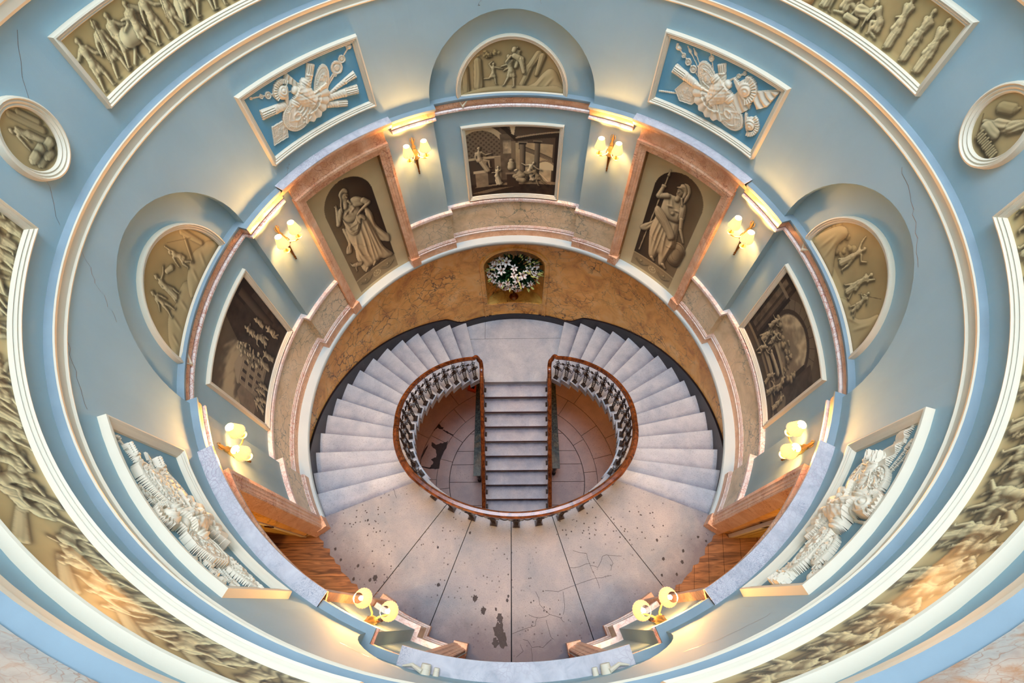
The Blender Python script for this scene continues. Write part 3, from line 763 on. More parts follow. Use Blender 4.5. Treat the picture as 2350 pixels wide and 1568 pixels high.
# ------------------------------------------------------------------ painted canvases
def vnoise(X,Y,s,seed):
    r=np.random.RandomState(seed); G=r.rand(64,64); x=X*s; y=Y*s; xi=np.floor(x).astype(int); yi=np.floor(y).astype(int)
    fx=x-xi; fy=y-yi; fx=fx*fx*(3-2*fx); fy=fy*fy*(3-2*fy); g=lambda a,b:G[b%64,a%64]
    return (g(xi,yi)*(1-fx)+g(xi+1,yi)*fx)*(1-fy)+(g(xi,yi+1)*(1-fx)+g(xi+1,yi+1)*fx)*fy
def fbm(X,Y,s,seed,o=4):
    v=0;a=.5
    for i in range(o): v=v+a*vnoise(X,Y,s*2**i,seed+i); a*=.5
    return v
def sst(a,b,x):
    t=np.clip((x-a)/(b-a),0,1); return t*t*(3-2*t)
class CV:
    def __init__(s,Wd,Ht,res,c0,c1,seed=1,tex=.10):
        s.Wd,s.Ht,s.res=Wd,Ht,res; nx=int(Wd/res)+1; ny=int(Ht/res)+1
        s.X,s.Y=np.meshgrid(np.linspace(0,Wd,nx),np.linspace(0,Ht,ny))
        t=(s.Y/Ht)[...,None]; s.c=np.array(c0,float)*(1-t)+np.array(c1,float)*t
        s.c=s.c*(1+tex*(fbm(s.X,s.Y,5,seed)[...,None]-.45)*2); s.seed=seed
    def lin(s):
        x=np.clip(s.c*getattr(s,'gain',1)/255,0,1); return np.where(x<=.04045,x/12.92,((x+.055)/1.055)**2.4)
    def blend(s,a,col):
        a=np.clip(a,0,1)[...,None]; s.c=s.c*(1-a)+np.array(col,float)*a
    def dark(s,a,k): s.c=s.c*(1-np.clip(a,0,1)[...,None]*k)
    def poly(s,pts,col,soft=.004,tex=.0):
        P=np.array(pts); ins=np.zeros(s.X.shape,bool); j=len(P)-1
        for i in range(len(P)):
            xi,yi=P[i]; xj,yj=P[j]
            ins^=((yi>s.Y)!=(yj>s.Y))&(s.X<(xj-xi)*(s.Y-yi)/((yj-yi)+1e-12)+xi); j=i
        a=ins.astype(float)
        if tex: 
            k=(1+tex*(fbm(s.X,s.Y,14,s.seed+9)-.45)*2)[...,None]; s.c=np.where(ins[...,None],np.array(col,float)*k,s.c)
        else: s.blend(a,col)
        return ins
    def rect(s,x0,y0,x1,y1,col,tex=0): return s.poly([(x0,y0),(x1,y0),(x1,y1),(x0,y1)],col,tex=tex)
    def line(s,a,b,w,col,al=1.0):
        d,t,_=s.seg(a,b,w,w); s.blend(al*sst(w,w*.4,d),col)
    def seg(s,a,b,r0,r1):
        dx,dy=b[0]-a[0],b[1]-a[1]; L2=dx*dx+dy*dy+1e-12; t=np.clip(((s.X-a[0])*dx+(s.Y-a[1])*dy)/L2,0,1)
        return np.hypot(s.X-a[0]-t*dx,s.Y-a[1]-t*dy),t,r0+(r1-r0)*t
    def column(s,x,y0,y1,w,lo,hi,cap=True):
        u=(s.X-x)/(w/2); ins=(np.abs(u)<1)&(s.Y>y0)&(s.Y<y1); sh_=np.clip(.75-.55*u-.35*u*u,0,1)[...,None]
        s.c=np.where(ins[...,None],np.array(lo,float)*(1-sh_)+np.array(hi,float)*sh_,s.c)
        if cap:
            s.rect(x-w*.8,y1,x+w*.8,y1+w*.25,hi); s.rect(x-w*.65,y1-w*.3,x+w*.65,y1,lo); s.rect(x-w*.7,y0-w*.15,x+w*.7,y0+w*.15,hi)
    def blobs(s,n,x0,x1,y0,y1,r,lo,hi,seed):
        g=np.random.RandomState(seed)
        for i in range(n):
            x,y=g.uniform(x0,x1),g.uniform(y0,y1); a=g.uniform(.6,1.3)*r
            s.fig([(x,y,a,x+g.uniform(-1,1)*r*1.5,y+g.uniform(-.6,.6)*r,a*.7,0)],lo,hi,shadow=.5)
    def fig(s,limbs,lo,hi,shadow=1.0,light=(-.62,.55)):
        m=.06; x0=min(min(l[0],l[3]) for l in limbs)-m-.08; x1=max(max(l[0],l[3]) for l in limbs)+m+.08
        y0=min(min(l[1],l[4]) for l in limbs)-m-.08; y1=max(max(l[1],l[4]) for l in limbs)+m+.08
        i0,i1=max(0,int(x0/s.res)),min(s.X.shape[1],int(x1/s.res)+2); j0,j1=max(0,int(y0/s.res)),min(s.X.shape[0],int(y1/s.res)+2)
        if i1-i0<3 or j1-j0<3: return
        X=s.X[j0:j1,i0:i1]; Y=s.Y[j0:j1,i0:i1]; sd=np.full(X.shape,9.); H=np.zeros(X.shape); part=np.zeros(X.shape)
        for n,(ax,ay,ra,bx,by,rb,cl) in enumerate(limbs):
            dx,dy=bx-ax,by-ay; L=math.hypot(dx,dy)+1e-9; t=np.clip(((X-ax)*dx+(Y-ay)*dy)/L**2,0,1)
            d=np.hypot(X-ax-t*dx,Y-ay-t*dy); r=ra+(rb-ra)*t; q=d-r
            h=np.sqrt(np.clip(r*r-d*d,0,None))
            if cl:
                ac=((X-ax)*-dy+(Y-ay)*dx)/L; wv=ac/np.maximum(r,.004)*3.4+np.sin(t*2.4+n)*.9+1.6*fbm(X,Y,4,s.seed+n,2)
                h=np.where(q<0,h*.6+r*.13*cl*np.sin(wv*2.0)+.006,h)
            front=h+ .0006*n
            up=(q<0)&(front>H-.35*r); H=np.where(up&(q<0),np.maximum(front,H*.55),H); sd=np.minimum(sd,q)
            # crease where a later limb overlaps
            part=np.where((np.abs(q)<.0035)&(sd<-.006)&(n>0),.5,np.where(q<-.0035,0,part))
        s._shade(H,sd,part,i0,i1,j0,j1,lo,hi,shadow,light)
    def _shade(s,H,sd,part,i0,i1,j0,j1,lo,hi,shadow=1.0,light=(-.62,.55)):
        for _ in range(2): H=(H+np.roll(H,1,0)+np.roll(H,-1,0)+np.roll(H,1,1)+np.roll(H,-1,1))/5
        gy,gx=np.gradient(H,s.res); gm=np.maximum(1,np.hypot(gx,gy)/1.15); gx=gx/gm; gy=gy/gm; nl=(-gx*light[0]-gy*light[1]+.62)/np.sqrt(1+gx*gx+gy*gy)
        k=np.clip(nl*.80+.24,0,1); k=k*(1-.40*sst(-.007,0,sd)*(gx*light[0]+gy*light[1]>0))*(1-part*.35)
        fc=np.array(lo,float)*(1-k[...,None])+np.array(hi,float)*k[...,None]
        a=sst(.002,-.002,sd)[...,None]; C=s.c[j0:j1,i0:i1]
        # dark contour and cast shade around the painted figure
        of=int(.012/s.res); sdo=np.roll(np.roll(sd,of,1),-of,0); sdo[:,:of]=9; sdo[-of:]=9
        drk=np.clip(np.exp(-np.clip(sdo,0,None)/.009),0,1)*.42*shadow+np.exp(-np.clip(sd,0,None)/.003)*.25*shadow
        C=C*(1-np.clip(drk,0,.75)[...,None]*(1-a)); s.c[j0:j1,i0:i1]=C*(1-a)+fc*a
    def dome(s,pts,r,lo,hi,folds=(),shadow=1.0,k=.62,curve=True):
        P=[tuple(p) for p in pts]
        if curve:
            Q=[];n=len(P)
            for i in range(n):
                p0,p1,p2,p3=[np.array(P[(i+j)%n]) for j in(-1,0,1,2)]
                for t in(0,.25,.5,.75): Q.append(tuple(.5*((2*p1)+(-p0+p2)*t+(2*p0-5*p1+4*p2-p3)*t*t+(-p0+3*p1-3*p2+p3)*t**3)))
            P=Q
        A=np.array(P); m=.06; i0,i1=max(0,int((A[:,0].min()-m)/s.res)),min(s.X.shape[1],int((A[:,0].max()+m)/s.res)+2); j0,j1=max(0,int((A[:,1].min()-m)/s.res)),min(s.X.shape[0],int((A[:,1].max()+m)/s.res)+2)
        X=s.X[j0:j1,i0:i1]; Y=s.Y[j0:j1,i0:i1]; ins=np.zeros(X.shape,bool); D=np.full(X.shape,9.)
        for (xi,yi),(xj,yj) in zip(P,P[-1:]+P[:-1]):
            ins^=((yi>Y)!=(yj>Y))&(X<(xj-xi)*(Y-yi)/((yj-yi)+1e-12)+xi)
            dx,dy=xj-xi,yj-yi; t=np.clip(((X-xi)*dx+(Y-yi)*dy)/(dx*dx+dy*dy+1e-12),0,1); D=np.minimum(D,np.hypot(X-xi-t*dx,Y-yi-t*dy))
        sd=np.where(ins,-D,D); q=1-np.clip(D/r,0,1); H=np.where(ins,r*.7*np.sqrt(np.clip(1-q*q,0,1)),0)
        for f in folds:
            pl,w,am=f[0],f[1],f[2]; d=np.full(X.shape,9.); tt=np.zeros(X.shape); n=len(pl)-1
            for i in range(n):
                (xi,yi),(xj,yj)=pl[i],pl[i+1]; dx,dy=xj-xi,yj-yi; t=np.clip(((X-xi)*dx+(Y-yi)*dy)/(dx*dx+dy*dy+1e-12),0,1); e=np.hypot(X-xi-t*dx,Y-yi-t*dy); tt=np.where(e<d,(i+t)/n,tt); d=np.minimum(d,e)
            H=H+np.where(ins,am*np.sin(math.pi*np.clip(tt*.9+.08,0,1))*np.exp(-(d/w)**2),0)
        s._shade(H,sd,np.zeros(X.shape),i0,i1,j0,j1,lo,hi,shadow)
def body(x,y,h,f=1,lean=0,arms=((20,20),(-20,-30)),legs=((8,4),(-8,-4)),robe=0,head=0,hat=0,skirt=0,fat=1.0):
    """limb list of a standing figure; angles in degrees from straight down, + toward +x (mirrored by f)"""
    v=lambda a,L:(f*math.sin(rad(a))*L,-math.cos(rad(a))*L)
    hp=(x,y+.50*h); up=(f*math.sin(rad(lean)),math.cos(rad(lean)))
    nk=(hp[0]+up[0]*.31*h,hp[1]+up[1]*.31*h); hd=(nk[0]+f*math.sin(rad(lean+head))*.10*h,nk[1]+math.cos(rad(lean+head))*.10*h)
    sx=(-up[1],up[0]); o=[]; K=h*fat
    def arm(s,a):
        s0=(nk[0]+up[1]*s*.085*h,nk[1]-.035*h-up[0]*s*.085*h); e=(s0[0]+v(a[0],.17*h)[0],s0[1]+v(a[0],.17*h)[1]); w=(e[0]+v(a[1],.15*h)[0],e[1]+v(a[1],.15*h)[1])
        return [(s0[0],s0[1],.036*K,e[0],e[1],.026*K,0),(e[0],e[1],.027*K,w[0],w[1],.017*K,0),(w[0],w[1],.018*K,w[0]+v(a[1],.035*h)[0],w[1]+v(a[1],.035*h)[1],.014*K,0)]
    def leg(s,a):
        s0=(hp[0]+s*.04*h,hp[1]-.01*h); kx=(s0[0]+v(a[0],.245*h)[0],s0[1]+v(a[0],.245*h)[1]); w=(kx[0]+v(a[1],.235*h)[0],kx[1]+v(a[1],.235*h)[1])
        return [(s0[0],s0[1],.058*K,kx[0],kx[1],.036*K,0),(kx[0],kx[1],.036*K,w[0],w[1],.018*K,0),(w[0],w[1]-.004*h,.016*K,w[0]+f*.05*h,w[1]-.014*h,.011*K,0)]
    o+=arm(-1,arms[1]); l0=leg(-1,legs[1]); l1=leg(1,legs[0]); o+=l0+l1
    if robe:
        for n,(dx,w) in enumerate(((-.05,.05),(.05,.05),(0,.075))):
            e=((l0[1][3]+l1[1][3])/2+dx*h*robe,y+.07*h); o.append((hp[0]+dx*h*.4,hp[1]+.02*h,.065*K,e[0],e[1],w*h*robe,1.0))
    if skirt:
        for dx in(-.05,.05,0): o.append((hp[0]+dx*h*.5,hp[1]+.02*h,.055*K,hp[0]+dx*h*1.5,hp[1]-.15*h,.05*K,1.0))
    m=(hp[0]+(nk[0]-hp[0])*.45,hp[1]+(nk[1]-hp[1])*.45)
    o+=[(hp[0],hp[1],.075*K,m[0],m[1],.062*K,robe*.7),(m[0],m[1],.062*K,nk[0]-up[0]*.07*h,nk[1]-up[1]*.07*h,.090*K,robe*.7),(nk[0],nk[1]-.01*h,.030*K,hd[0],hd[1],.026*K,0)]
    o+=[(hd[0],hd[1]+.012*h,.052*h,hd[0]+f*.006*h,hd[1]-.02*h,.038*h,0)]
    if hat: o+=[(hd[0]-f*.01*h,hd[1]+.03*h,.056*h,hd[0]+f*.01*h,hd[1]+.035*h,.054*h,0),(hd[0]-f*.05*h,hd[1]+.0*h,.02*h,hd[0]-f*.01*h,hd[1]+.095*h,.022*h,0)]
    else: o+=[(hd[0]-f*.022*h,hd[1]+.025*h,.036*h,hd[0]+f*.004*h,hd[1]+.045*h,.03*h,.6)]
    o+=arm(1,arms[0]); return o
LO,HI=(84,66,44),(226,208,158)
BG0,BG1=(176,150,102),(160,138,92)
def ground(cv,h,col=(190,165,115)):
    y=h*(1+.35*fbm(cv.X,cv.Y*0,3,cv.seed+3)); cv.blend(sst(y+.01,y-.01,cv.Y)*.8,col)
def p_frieze(kind):
    cv=CV(2*rad(32.6)*RP,.355,.0048,(178,152,104),(164,142,96),40+kind,.12); cv.gain=1.14; ground(cv,.035)
    g=random.Random(50+kind)
    if kind==1:
        x=.07; specs=[(0,(30,60),(-60,-100),1),(1,(10,10),(-40,-20),1),(0,(50,80),(-10,20),1),(0,(70,100),(30,70),-1),(0,(45,70),(-30,-20),1),(1,(20,0),(-30,-10),-1),(1,(60,100),(-30,20),1),(0,(15,30),(-20,-40),1)]
        for i in range(22):
            s=specs[i%8]; h=g.uniform(.30,.335); xx=.08+i*.136+g.uniform(-.02,.02)
            if i in(3,):  # horse head and neck behind
                cv.fig([(xx+.0,.17,.05,xx+.03,.25,.035,0),(xx+.03,.27,.03,xx+.085,.245,.018,0),(xx-.10,.16,.06,xx+.0,.15,.06,0)],LO,HI)
            st=g.uniform(12,28)
            cv.fig(body(xx,.018,h,s[3],g.uniform(-6,10),(s[1],s[2]),((st,-4),(-st,-st-8)),0,g.uniform(-10,15),s[0],1,1.2),LO,HI)
            if i==5:
                cv.fig([(xx+.09,.095,.048,xx+.10,.15,.05,0)],LO,HI); cv.fig([(xx+.095,.12,.012,xx+.096,.126,.012,0)],LO,HI)
            if i==2: cv.fig([(xx-.02,.03,.012,xx+.16,.20,.012,0)],LO,HI)
            if i%4==1: cv.line((xx-.05,.10),(xx+.03,.34),.0035,(92,74,50))
    elif kind==2:
        for i in range(21):
            xx=.09+i*.143+g.uniform(-.015,.015); h=g.uniform(.29,.325); f=g.choice((-1,1))
            if i in(11,13):
                cv.fig([(xx,.03,.045,xx,.13,.05,0)],(120,84,50),(206,170,110)); cv.fig([(xx-.05,.14,.012,xx+.05,.14,.012,0)],LO,HI); continue
            if i==16: # ram
                cv.fig([(xx,.07,.004,xx,.03,.004,0),(xx+.05,.07,.006,xx+.055,.03,.005,0),(xx-.03,.115,.038,xx+.04,.12,.034,1.2),(xx+.06,.15,.022,xx+.09,.12,.013,0),(xx+.06,.165,.012,xx+.04,.15,.010,0)],LO,HI); cv.fig([(xx-.10,.045,.02,xx-.01,.045,.02,0),(xx-.10,.062,.010,xx-.01,.062,.010,0)],LO,HI); continue
            if i==99: cv.fig([(xx-.05,.045,.018,xx+.05,.045,.018,0),(xx-.05,.06,.010,xx+.05,.06,.010,0)],LO,HI); continue
            if i in(15,17): cv.fig(body(xx,-.03,h,1 if i==15 else -1,50,((30,10),(20,0)),((75,-20),(20,-80)),.0,10,0,1),LO,HI); continue
            cv.fig(body(xx,.022,h,f,g.uniform(-4,8),((g.uniform(0,60),g.uniform(40,120)),(-25,-40)),((g.uniform(5,20),0),(-10,-15)),g.choice((0,1,1)),g.uniform(0,20),g.choice((0,0,1)),1,1.15),LO,HI)
            if i==17: cv.line((xx-.07,.03),(xx+.05,.31),.003,(110,88,58))
    elif kind==3:
        for i in range(32):
            xx=.06+i*.095+g.uniform(-.02,.02); h=g.uniform(.26,.33); f=g.choice((-1,1))
            cv.fig(body(xx,g.uniform(-.07,.01),h,f,g.uniform(-40,60),((g.uniform(20,120),g.uniform(40,150)),(g.uniform(-90,0),g.uniform(-120,0))),((g.uniform(20,80),g.uniform(-40,20)),(g.uniform(-40,10),g.uniform(-80,-20))),g.choice((0,0,.9)),g.uniform(-20,30),0,g.choice((0,1)),1.4),LO,HI)
            if i%3==0: cv.fig([(xx-.07,.30,.03,xx+.12,.20,.018,1.2),(xx+.10,.21,.02,xx+.15,.12,.008,1.2)],LO,HI)
    elif kind==4:
        for i in range(14):
            xx=.12+i*.21+g.uniform(-.03,.03); y=g.uniform(.13,.17); f=-1
            cv.fig([(xx+.08,y,.016,xx+.15,y-.05,.010,0),(xx+.15,y-.05,.010,xx+.17,y-.10,.007,0),(xx-.08,y,.018,xx-.14,y-.03,.010,0),(xx-.14,y-.03,.010,xx-.12,y-.09,.007,0),(xx+.07,y,.052,xx-.06,y+.005,.045,0),(xx-.06,y+.02,.04,xx-.12,y+.09,.024,0),(xx-.12,y+.10,.022,xx-.17,y+.07,.013,0),(xx-.07,y+.05,.012,xx-.11,y+.12,.010,1)],LO,HI)
            cv.fig(body(xx+.01,y-.09,.25,f,g.uniform(-10,20),((60,110),(-60,-100)),((50,-10),(30,-20)),0,5,i%2,1,1.35),LO,HI)
            cv.fig(body(xx-.10,g.uniform(-.02,.02),.30,g.choice((-1,1)),g.uniform(-30,50),((g.uniform(20,120),g.uniform(40,150)),(g.uniform(-90,0),-80)),((g.uniform(20,60),0),(-20,-60)),g.choice((0,.9)),0,0,1,1.3),LO,HI)
    return cv
def p_hall():
    cv=CV(2*rad(12.05)*RB,1.055,.0058,(58,46,36),(70,58,46),3,.12); cv.gain=1.3; L=(150,132,100); D=(38,30,24)
    cv.rect(0,.40,.42,1.055,(62,51,40)); q=np.hypot(cv.X-.16,(cv.Y-.72)); ap=(q<.30)&(cv.Y>.62); cf=(np.sin(cv.X*95)*np.sin((cv.Y)*95)>.25)
    cv.c=np.where(ap[...,None],np.array((92,78,60.)),cv.c); cv.c=np.where((ap&cf)[...,None],np.array((66,54,42.)),cv.c)
    ring=(q>.30)&(q<.365)&(cv.Y>.62); cv.c=np.where(ring[...,None],np.array((150,132,102.)),cv.c)
    cv.rect(0,.60,.50,.63,L); cv.rect(.34,.18,.42,.62,(120,104,80)); cv.rect(.42,.24,.56,.95,(84,70,54),.2); cv.rect(.46,.66,.56,.86,(120,104,80),.5)
    cv.rect(.56,.24,.62,.84,(104,88,66)); cv.poly([(.42,1.055),(.50,1.055),(.64,.90),(1.17,1.0),(1.17,.93),(.62,.84)],(44,36,28)); cv.poly([(.62,.90),(1.17,1.02),(1.17,1.0),(.62,.88)],(130,112,86))
    for i in range(30): cv.rect(.64+i*.018,.90+i*.0033,.648+i*.018,.915+i*.0033,(130,112,86))
    cv.poly([(.55,1.055),(.62,1.055),(.60,.93),(.57,.95)],(170,150,116))
    cv.rect(.62,.24,1.10,.82,(142,122,90),.15); cv.poly([(.66,.80),(1.10,.62),(1.10,.57),(.66,.73)],(96,80,60)); cv.line((.66,.79),(1.1,.61),.004,D); cv.line((.66,.73),(1.1,.56),.004,D)
    q=np.hypot(cv.X-1.02,(cv.Y-.42)*1.0); cv.c=np.where(((q<.13)&(cv.Y>.42))[...,None],np.array((176,156,118.)),cv.c); cv.rect(.95,.22,1.10,.42,(150,130,98),.2); cv.line((.90,.40),(1.09,.20),.006,(190,170,130))
    q2=(q>.13)&(q<.155)&(cv.Y>.42); cv.c=np.where(q2[...,None],np.array((110,92,70.)),cv.c)
    cv.column(.71,.22,.82,.075,(40,33,27),(112,96,74)); cv.column(.90,.22,.84,.075,(38,31,25),(104,90,70)); cv.rect(1.12,.1,1.17,.95,(40,32,26))
    cv.rect(0,0,1.17,.20,(44,34,26),.3); cv.poly([(.0,.14),(.5,.19),(1.17,.24),(1.17,.19),(.5,.15)],(120,100,74)); cv.poly([(0,.05),(.3,.10),(.6,.12),(.2,.03)],(96,80,60))
    g=(176,158,122); lo=(48,38,28)
    cv.rect(.07,.14,.24,.40,(112,96,74),.2); cv.rect(.05,.38,.27,.42,(160,142,110)); cv.fig(body(.15,.38,.42,1,-4,((50,100),(-10,20)),((75,5),(65,-5)),.9,15),lo,g)
    cv.fig(body(.36,.15,.33,-1,-12,((60,90),(-30,20)),((20,-10),(-25,-50)),1.1,10),lo,(206,186,146))
    cv.rect(.50,.12,.66,.34,(54,42,32)); cv.rect(.48,.33,.68,.36,(120,102,78)); cv.fig([(.56,.44,.05,.56,.50,.045,0),(.56,.53,.02,.56,.55,.03,0)],lo,g); cv.blobs(7,.60,.66,.36,.40,.015,lo,(210,190,150),4)
    cv.blobs(20,.66,.86,.20,.36,.045,lo,(160,142,108),8); cv.fig(body(.80,.22,.34,1,20,((50,70),(-80,-120)),((60,10),(30,-10)),1.0,20),lo,(206,186,146))
    cv.fig(body(.92,.14,.34,1,-35,((-10,-40),(-60,-100)),((30,50),(0,20)),0,0,0,1),lo,(150,130,96)); return cv
def p_fire():
    cv=CV(2*rad(12.05)*RB,1.055,.0058,(72,60,48),(120,104,82),13,.2); cv.gain=1.1; n=fbm(cv.X+cv.Y,cv.Y,4,77); cv.blend(sst(.42,.62,n)*(cv.Y>.3)*.8,(176,156,120)); cv.blend(sst(.5,.35,n)*.5,(62,52,42))
    B=(126,110,88); D=(56,46,38)
    cv.poly([(.22,.12),(.22,.62),(.34,.66),(.62,.60),(.66,.12)],B,tex=.2)
    cv.poly([(.20,.62),(.36,.72),(.64,.62),(.64,.59),(.20,.59)],(150,134,108)); cv.poly([(.0,.25),(.0,.52),(.12,.60),(.22,.54),(.22,.18)],(110,95,76),tex=.2)
    for i in range(4):
        for j in range(3): cv.rect(.27+.09*i,.20+.14*j,.305+.09*i,.28+.14*j,D); cv.rect(.262+.09*i,.285+.14*j,.313+.09*i,.295+.14*j,(160,144,116))
    for j in(.17,.32,.46): cv.line((.22,j),(.65,j+.0),.004,(160,144,116))
    cv.poly([(.62,.1),(.60,.75),(.72,1.055),(1.17,1.055),(1.17,.1)],(50,41,34),tex=.35)
    cv.poly([(.95,.85),(.95,1.055),(1.17,1.055),(1.17,.80)],(38,31,26)); cv.column(1.04,.3,1.0,.10,(34,28,24),(78,66,54),False)
    pass
    cv.blobs(34,.50,.68,.30,.74,.022,(70,58,46),(196,178,140),5); cv.poly([(.60,.74),(.66,.60),(.69,.40),(.67,.14),(.74,.14),(.76,.5),(.68,.78)],(58,48,40),tex=.3)
    cv.rect(0,0,1.17,.12,(48,40,34),.4); lo=(46,38,30); g=(190,172,136); vr=random.Random(4)
    for x,y,h,f,l in((.80,.44,.28,-1,10),(.84,.25,.28,1,-15),(.62,.06,.26,1,20),(.74,.03,.26,-1,-8),(1.0,.10,.30,-1,12),(.16,.03,.24,1,10),(.24,.00,.24,-1,30),(.33,.04,.22,1,-15),(.40,.0,.22,-1,5),(.96,.42,.22,-1,0)):
        v=vr.uniform; cv.fig(body(x,y,h,f,l+v(-10,10),((v(10,110),v(30,150)),(v(-80,10),v(-120,0))),((v(5,40),v(-30,10)),(v(-25,5),v(-50,-5))),vr.choice((0,.8,1)),v(-10,25),vr.choice((0,1)),1,1.35),lo,g)
    return cv
def p_stage():
    cv=CV(2*rad(12.05)*RB,1.055,.0058,(66,56,46),(88,76,60),23,.2); n=fbm(cv.X,cv.Y,5,97); q=np.hypot((cv.X-.62)/1.25,(cv.Y-.66)); 
    cv.blend((q<.27)*1.,(120,106,84)); cv.blend((q<.26)*sst(.38,.62,n),(184,166,130)); cv.blend(((q>.27)&(q<.31)&(cv.Y>.6))*1.,(60,50,41)); cv.blend(((q>.31)&(q<.40)&(cv.Y>.55))*.8,(112,98,78))
    for a in range(20,170,14): 
        ca,sa=math.cos(rad(a)),math.sin(rad(a)); cv.line((.62+.31*1.25*ca,.66+.31*sa),(.62+.40*1.25*ca,.66+.40*sa),.004,(58,48,40))
    cv.rect(0,.12,.22,1.055,(50,42,35),.4); cv.rect(.04,.2,.10,.98,(88,76,60),.5); cv.rect(.13,.2,.17,.98,(80,68,54),.3); cv.rect(.0,.86,.24,.90,(120,104,82)); cv.rect(.20,.1,.24,.9,(36,30,26))
    cv.rect(.95,.12,1.17,.9,(62,53,44),.4); q=np.hypot(cv.X-1.08,(cv.Y-.30)); cv.blend((q<.10)*1.,(112,98,78)); cv.rect(.90,.1,.95,.8,(40,34,29)); 
    cv.rect(.0,.10,1.17,.14,(120,104,80)); cv.rect(.42,.18,.86,.24,(150,134,104)); cv.rect(.42,.40,.86,.44,(160,144,112)); cv.rect(.42,.18,.46,.44,(140,124,98)); cv.rect(.82,.18,.86,.44,(100,88,70)); cv.rect(.48,.24,.80,.40,(54,46,38),.4)
    lo=(46,38,30); g=(196,178,140); vr=random.Random(9)
    cv.blobs(26,.30,.95,.46,.64,.03,lo,(168,150,116),12); cv.fig([(.52,.30,.03,.76,.32,.035,1.),(.50,.31,.02,.49,.315,.022,0)],lo,g)
    for x,y,h,f,l in((.30,.20,.30,1,20),(.40,.30,.24,1,0),(.90,.16,.30,-1,15),(.36,.04,.26,1,30),(.70,.02,.26,-1,-10),(.86,.02,.24,1,0),(1.06,.10,.28,-1,10),(.26,.42,.22,1,10)):
        v=vr.uniform; cv.fig(body(x,y,h,f,l+v(-10,10),((v(10,110),v(30,150)),(v(-80,10),v(-120,0))),((v(5,40),v(-30,10)),(v(-25,5),v(-50,-5))),vr.choice((0,.8,1)),v(-10,25),vr.choice((0,1)),1,1.35),lo,g)
    cv.gain=1.05; return cv
def trees(cv,x,y0,y1,w,lo,hi):
    cv.fig([(x,y0,w*1.3,x+.01,y1,w,.5)],lo,hi)
def p_carry():
    cv=CV(2*rad(12.1)*RB,.575,.0052,(182,158,112),(150,132,92),61,.10); ground(cv,.05,(206,184,134)); lo,hi=(90,74,48),(230,214,166)
    trees(cv,.21,.08,.36,.04,lo,(204,184,136)); trees(cv,.07,.03,.30,.03,lo,(200,178,130)); cv.blobs(16,.22,.46,.40,.47,.016,lo,(196,176,124),2)
    cv.fig([(.78,.28,.035,.74,.16,.03,.5),(.74,.16,.03,.70,.08,.03,.5),(.78,.28,.03,.88,.42,.04,.5)],lo,(206,186,138)); cv.fig([(.86,.20,.02,.92,.40,.035,.5)],lo,(206,186,138))
    cv.dome([(.72,.02),(.84,.10),(.92,.20),(1.0,.27),(1.07,.24),(1.12,.14),(1.16,.02)],.06,(120,98,64),(214,194,144),[([(.85,.05),(.96,.20)],.014,.012),([(.95,.04),(1.05,.18)],.014,.012)],.7); cv.dome([(.05,-.02),(.2,.05),(.5,.07),(.9,.06),(1.1,.08),(1.15,-.02)],.05,(130,108,72),(206,186,138),[([(.2,.02),(.5,.04)],.01,.008)],.5)
    cv.fig(body(.38,.09,.25,1,4,((75,80),(-150,-230)),((10,5),(-35,-90)),0,8,0,1),lo,hi)
    cv.fig(body(.67,.26,.24,-1,10,((40,80),(20,60)),((40,10),(20,10)),.8,10),lo,hi)
    cv.fig(body(.58,.045,.38,-1,10,((55,75),(-30,60)),((35,30),(-28,0)),0,0,0,1,1.05),lo,hi)
    cv.fig([(.62,.40,.028,.69,.36,.035,.8),(.615,.455,.026,.62,.47,.026,0),(.58,.40,.013,.53,.34,.011,0),(.69,.36,.03,.72,.22,.02,1.2)],lo,hi)
    return cv
def p_oars():
    cv=CV(2*rad(12.1)*RB,.575,.0052,(180,156,108),(150,130,88),62,.10); lo,hi=(84,68,44),(224,206,158)
    R=lambda pts,f=():cv.dome(pts,.07,(120,98,64),(206,184,134),[(list(q),.016,.014) for q in f],.7)
    R([(.02,.0),(.05,.12),(.16,.17),(.30,.20),(.42,.16),(.55,.17),(.66,.14),(.70,.0)],[((.10,.02),(.16,.12)),((.25,.03),(.30,.16)),((.45,.02),(.48,.13))])
    R([(.60,.0),(.66,.12),(.78,.17),(.92,.20),(1.02,.16),(1.12,.12),(1.15,.0)],[((.75,.02),(.80,.14)),((.92,.02),(.98,.15))])
    cv.fig([(.85,.16,.012,1.0,.42,.012,0),(.98,.40,.03,1.05,.18,.02,.6)],lo,(200,178,128)); cv.line((.80,.47),(1.0,.30),.005,(120,98,64)); 
    cv.fig(body(.34,.15,.28,1,4,((20,10),(-25,-60)),((12,0),(-12,-30)),0,10,1,0),lo,hi)
    cv.fig(body(.48,.16,.29,1,8,((95,120),(-20,20)),((22,0),(-10,-20)),1.0,-10,1),lo,hi)
    cv.fig(body(.80,.16,.28,-1,25,((160,170),(20,10)),((40,-10),(-10,-40)),0,0,0,1),lo,hi)
    cv.fig([(.60,.36,.02,.66,.33,.025,1.)],lo,hi); return cv
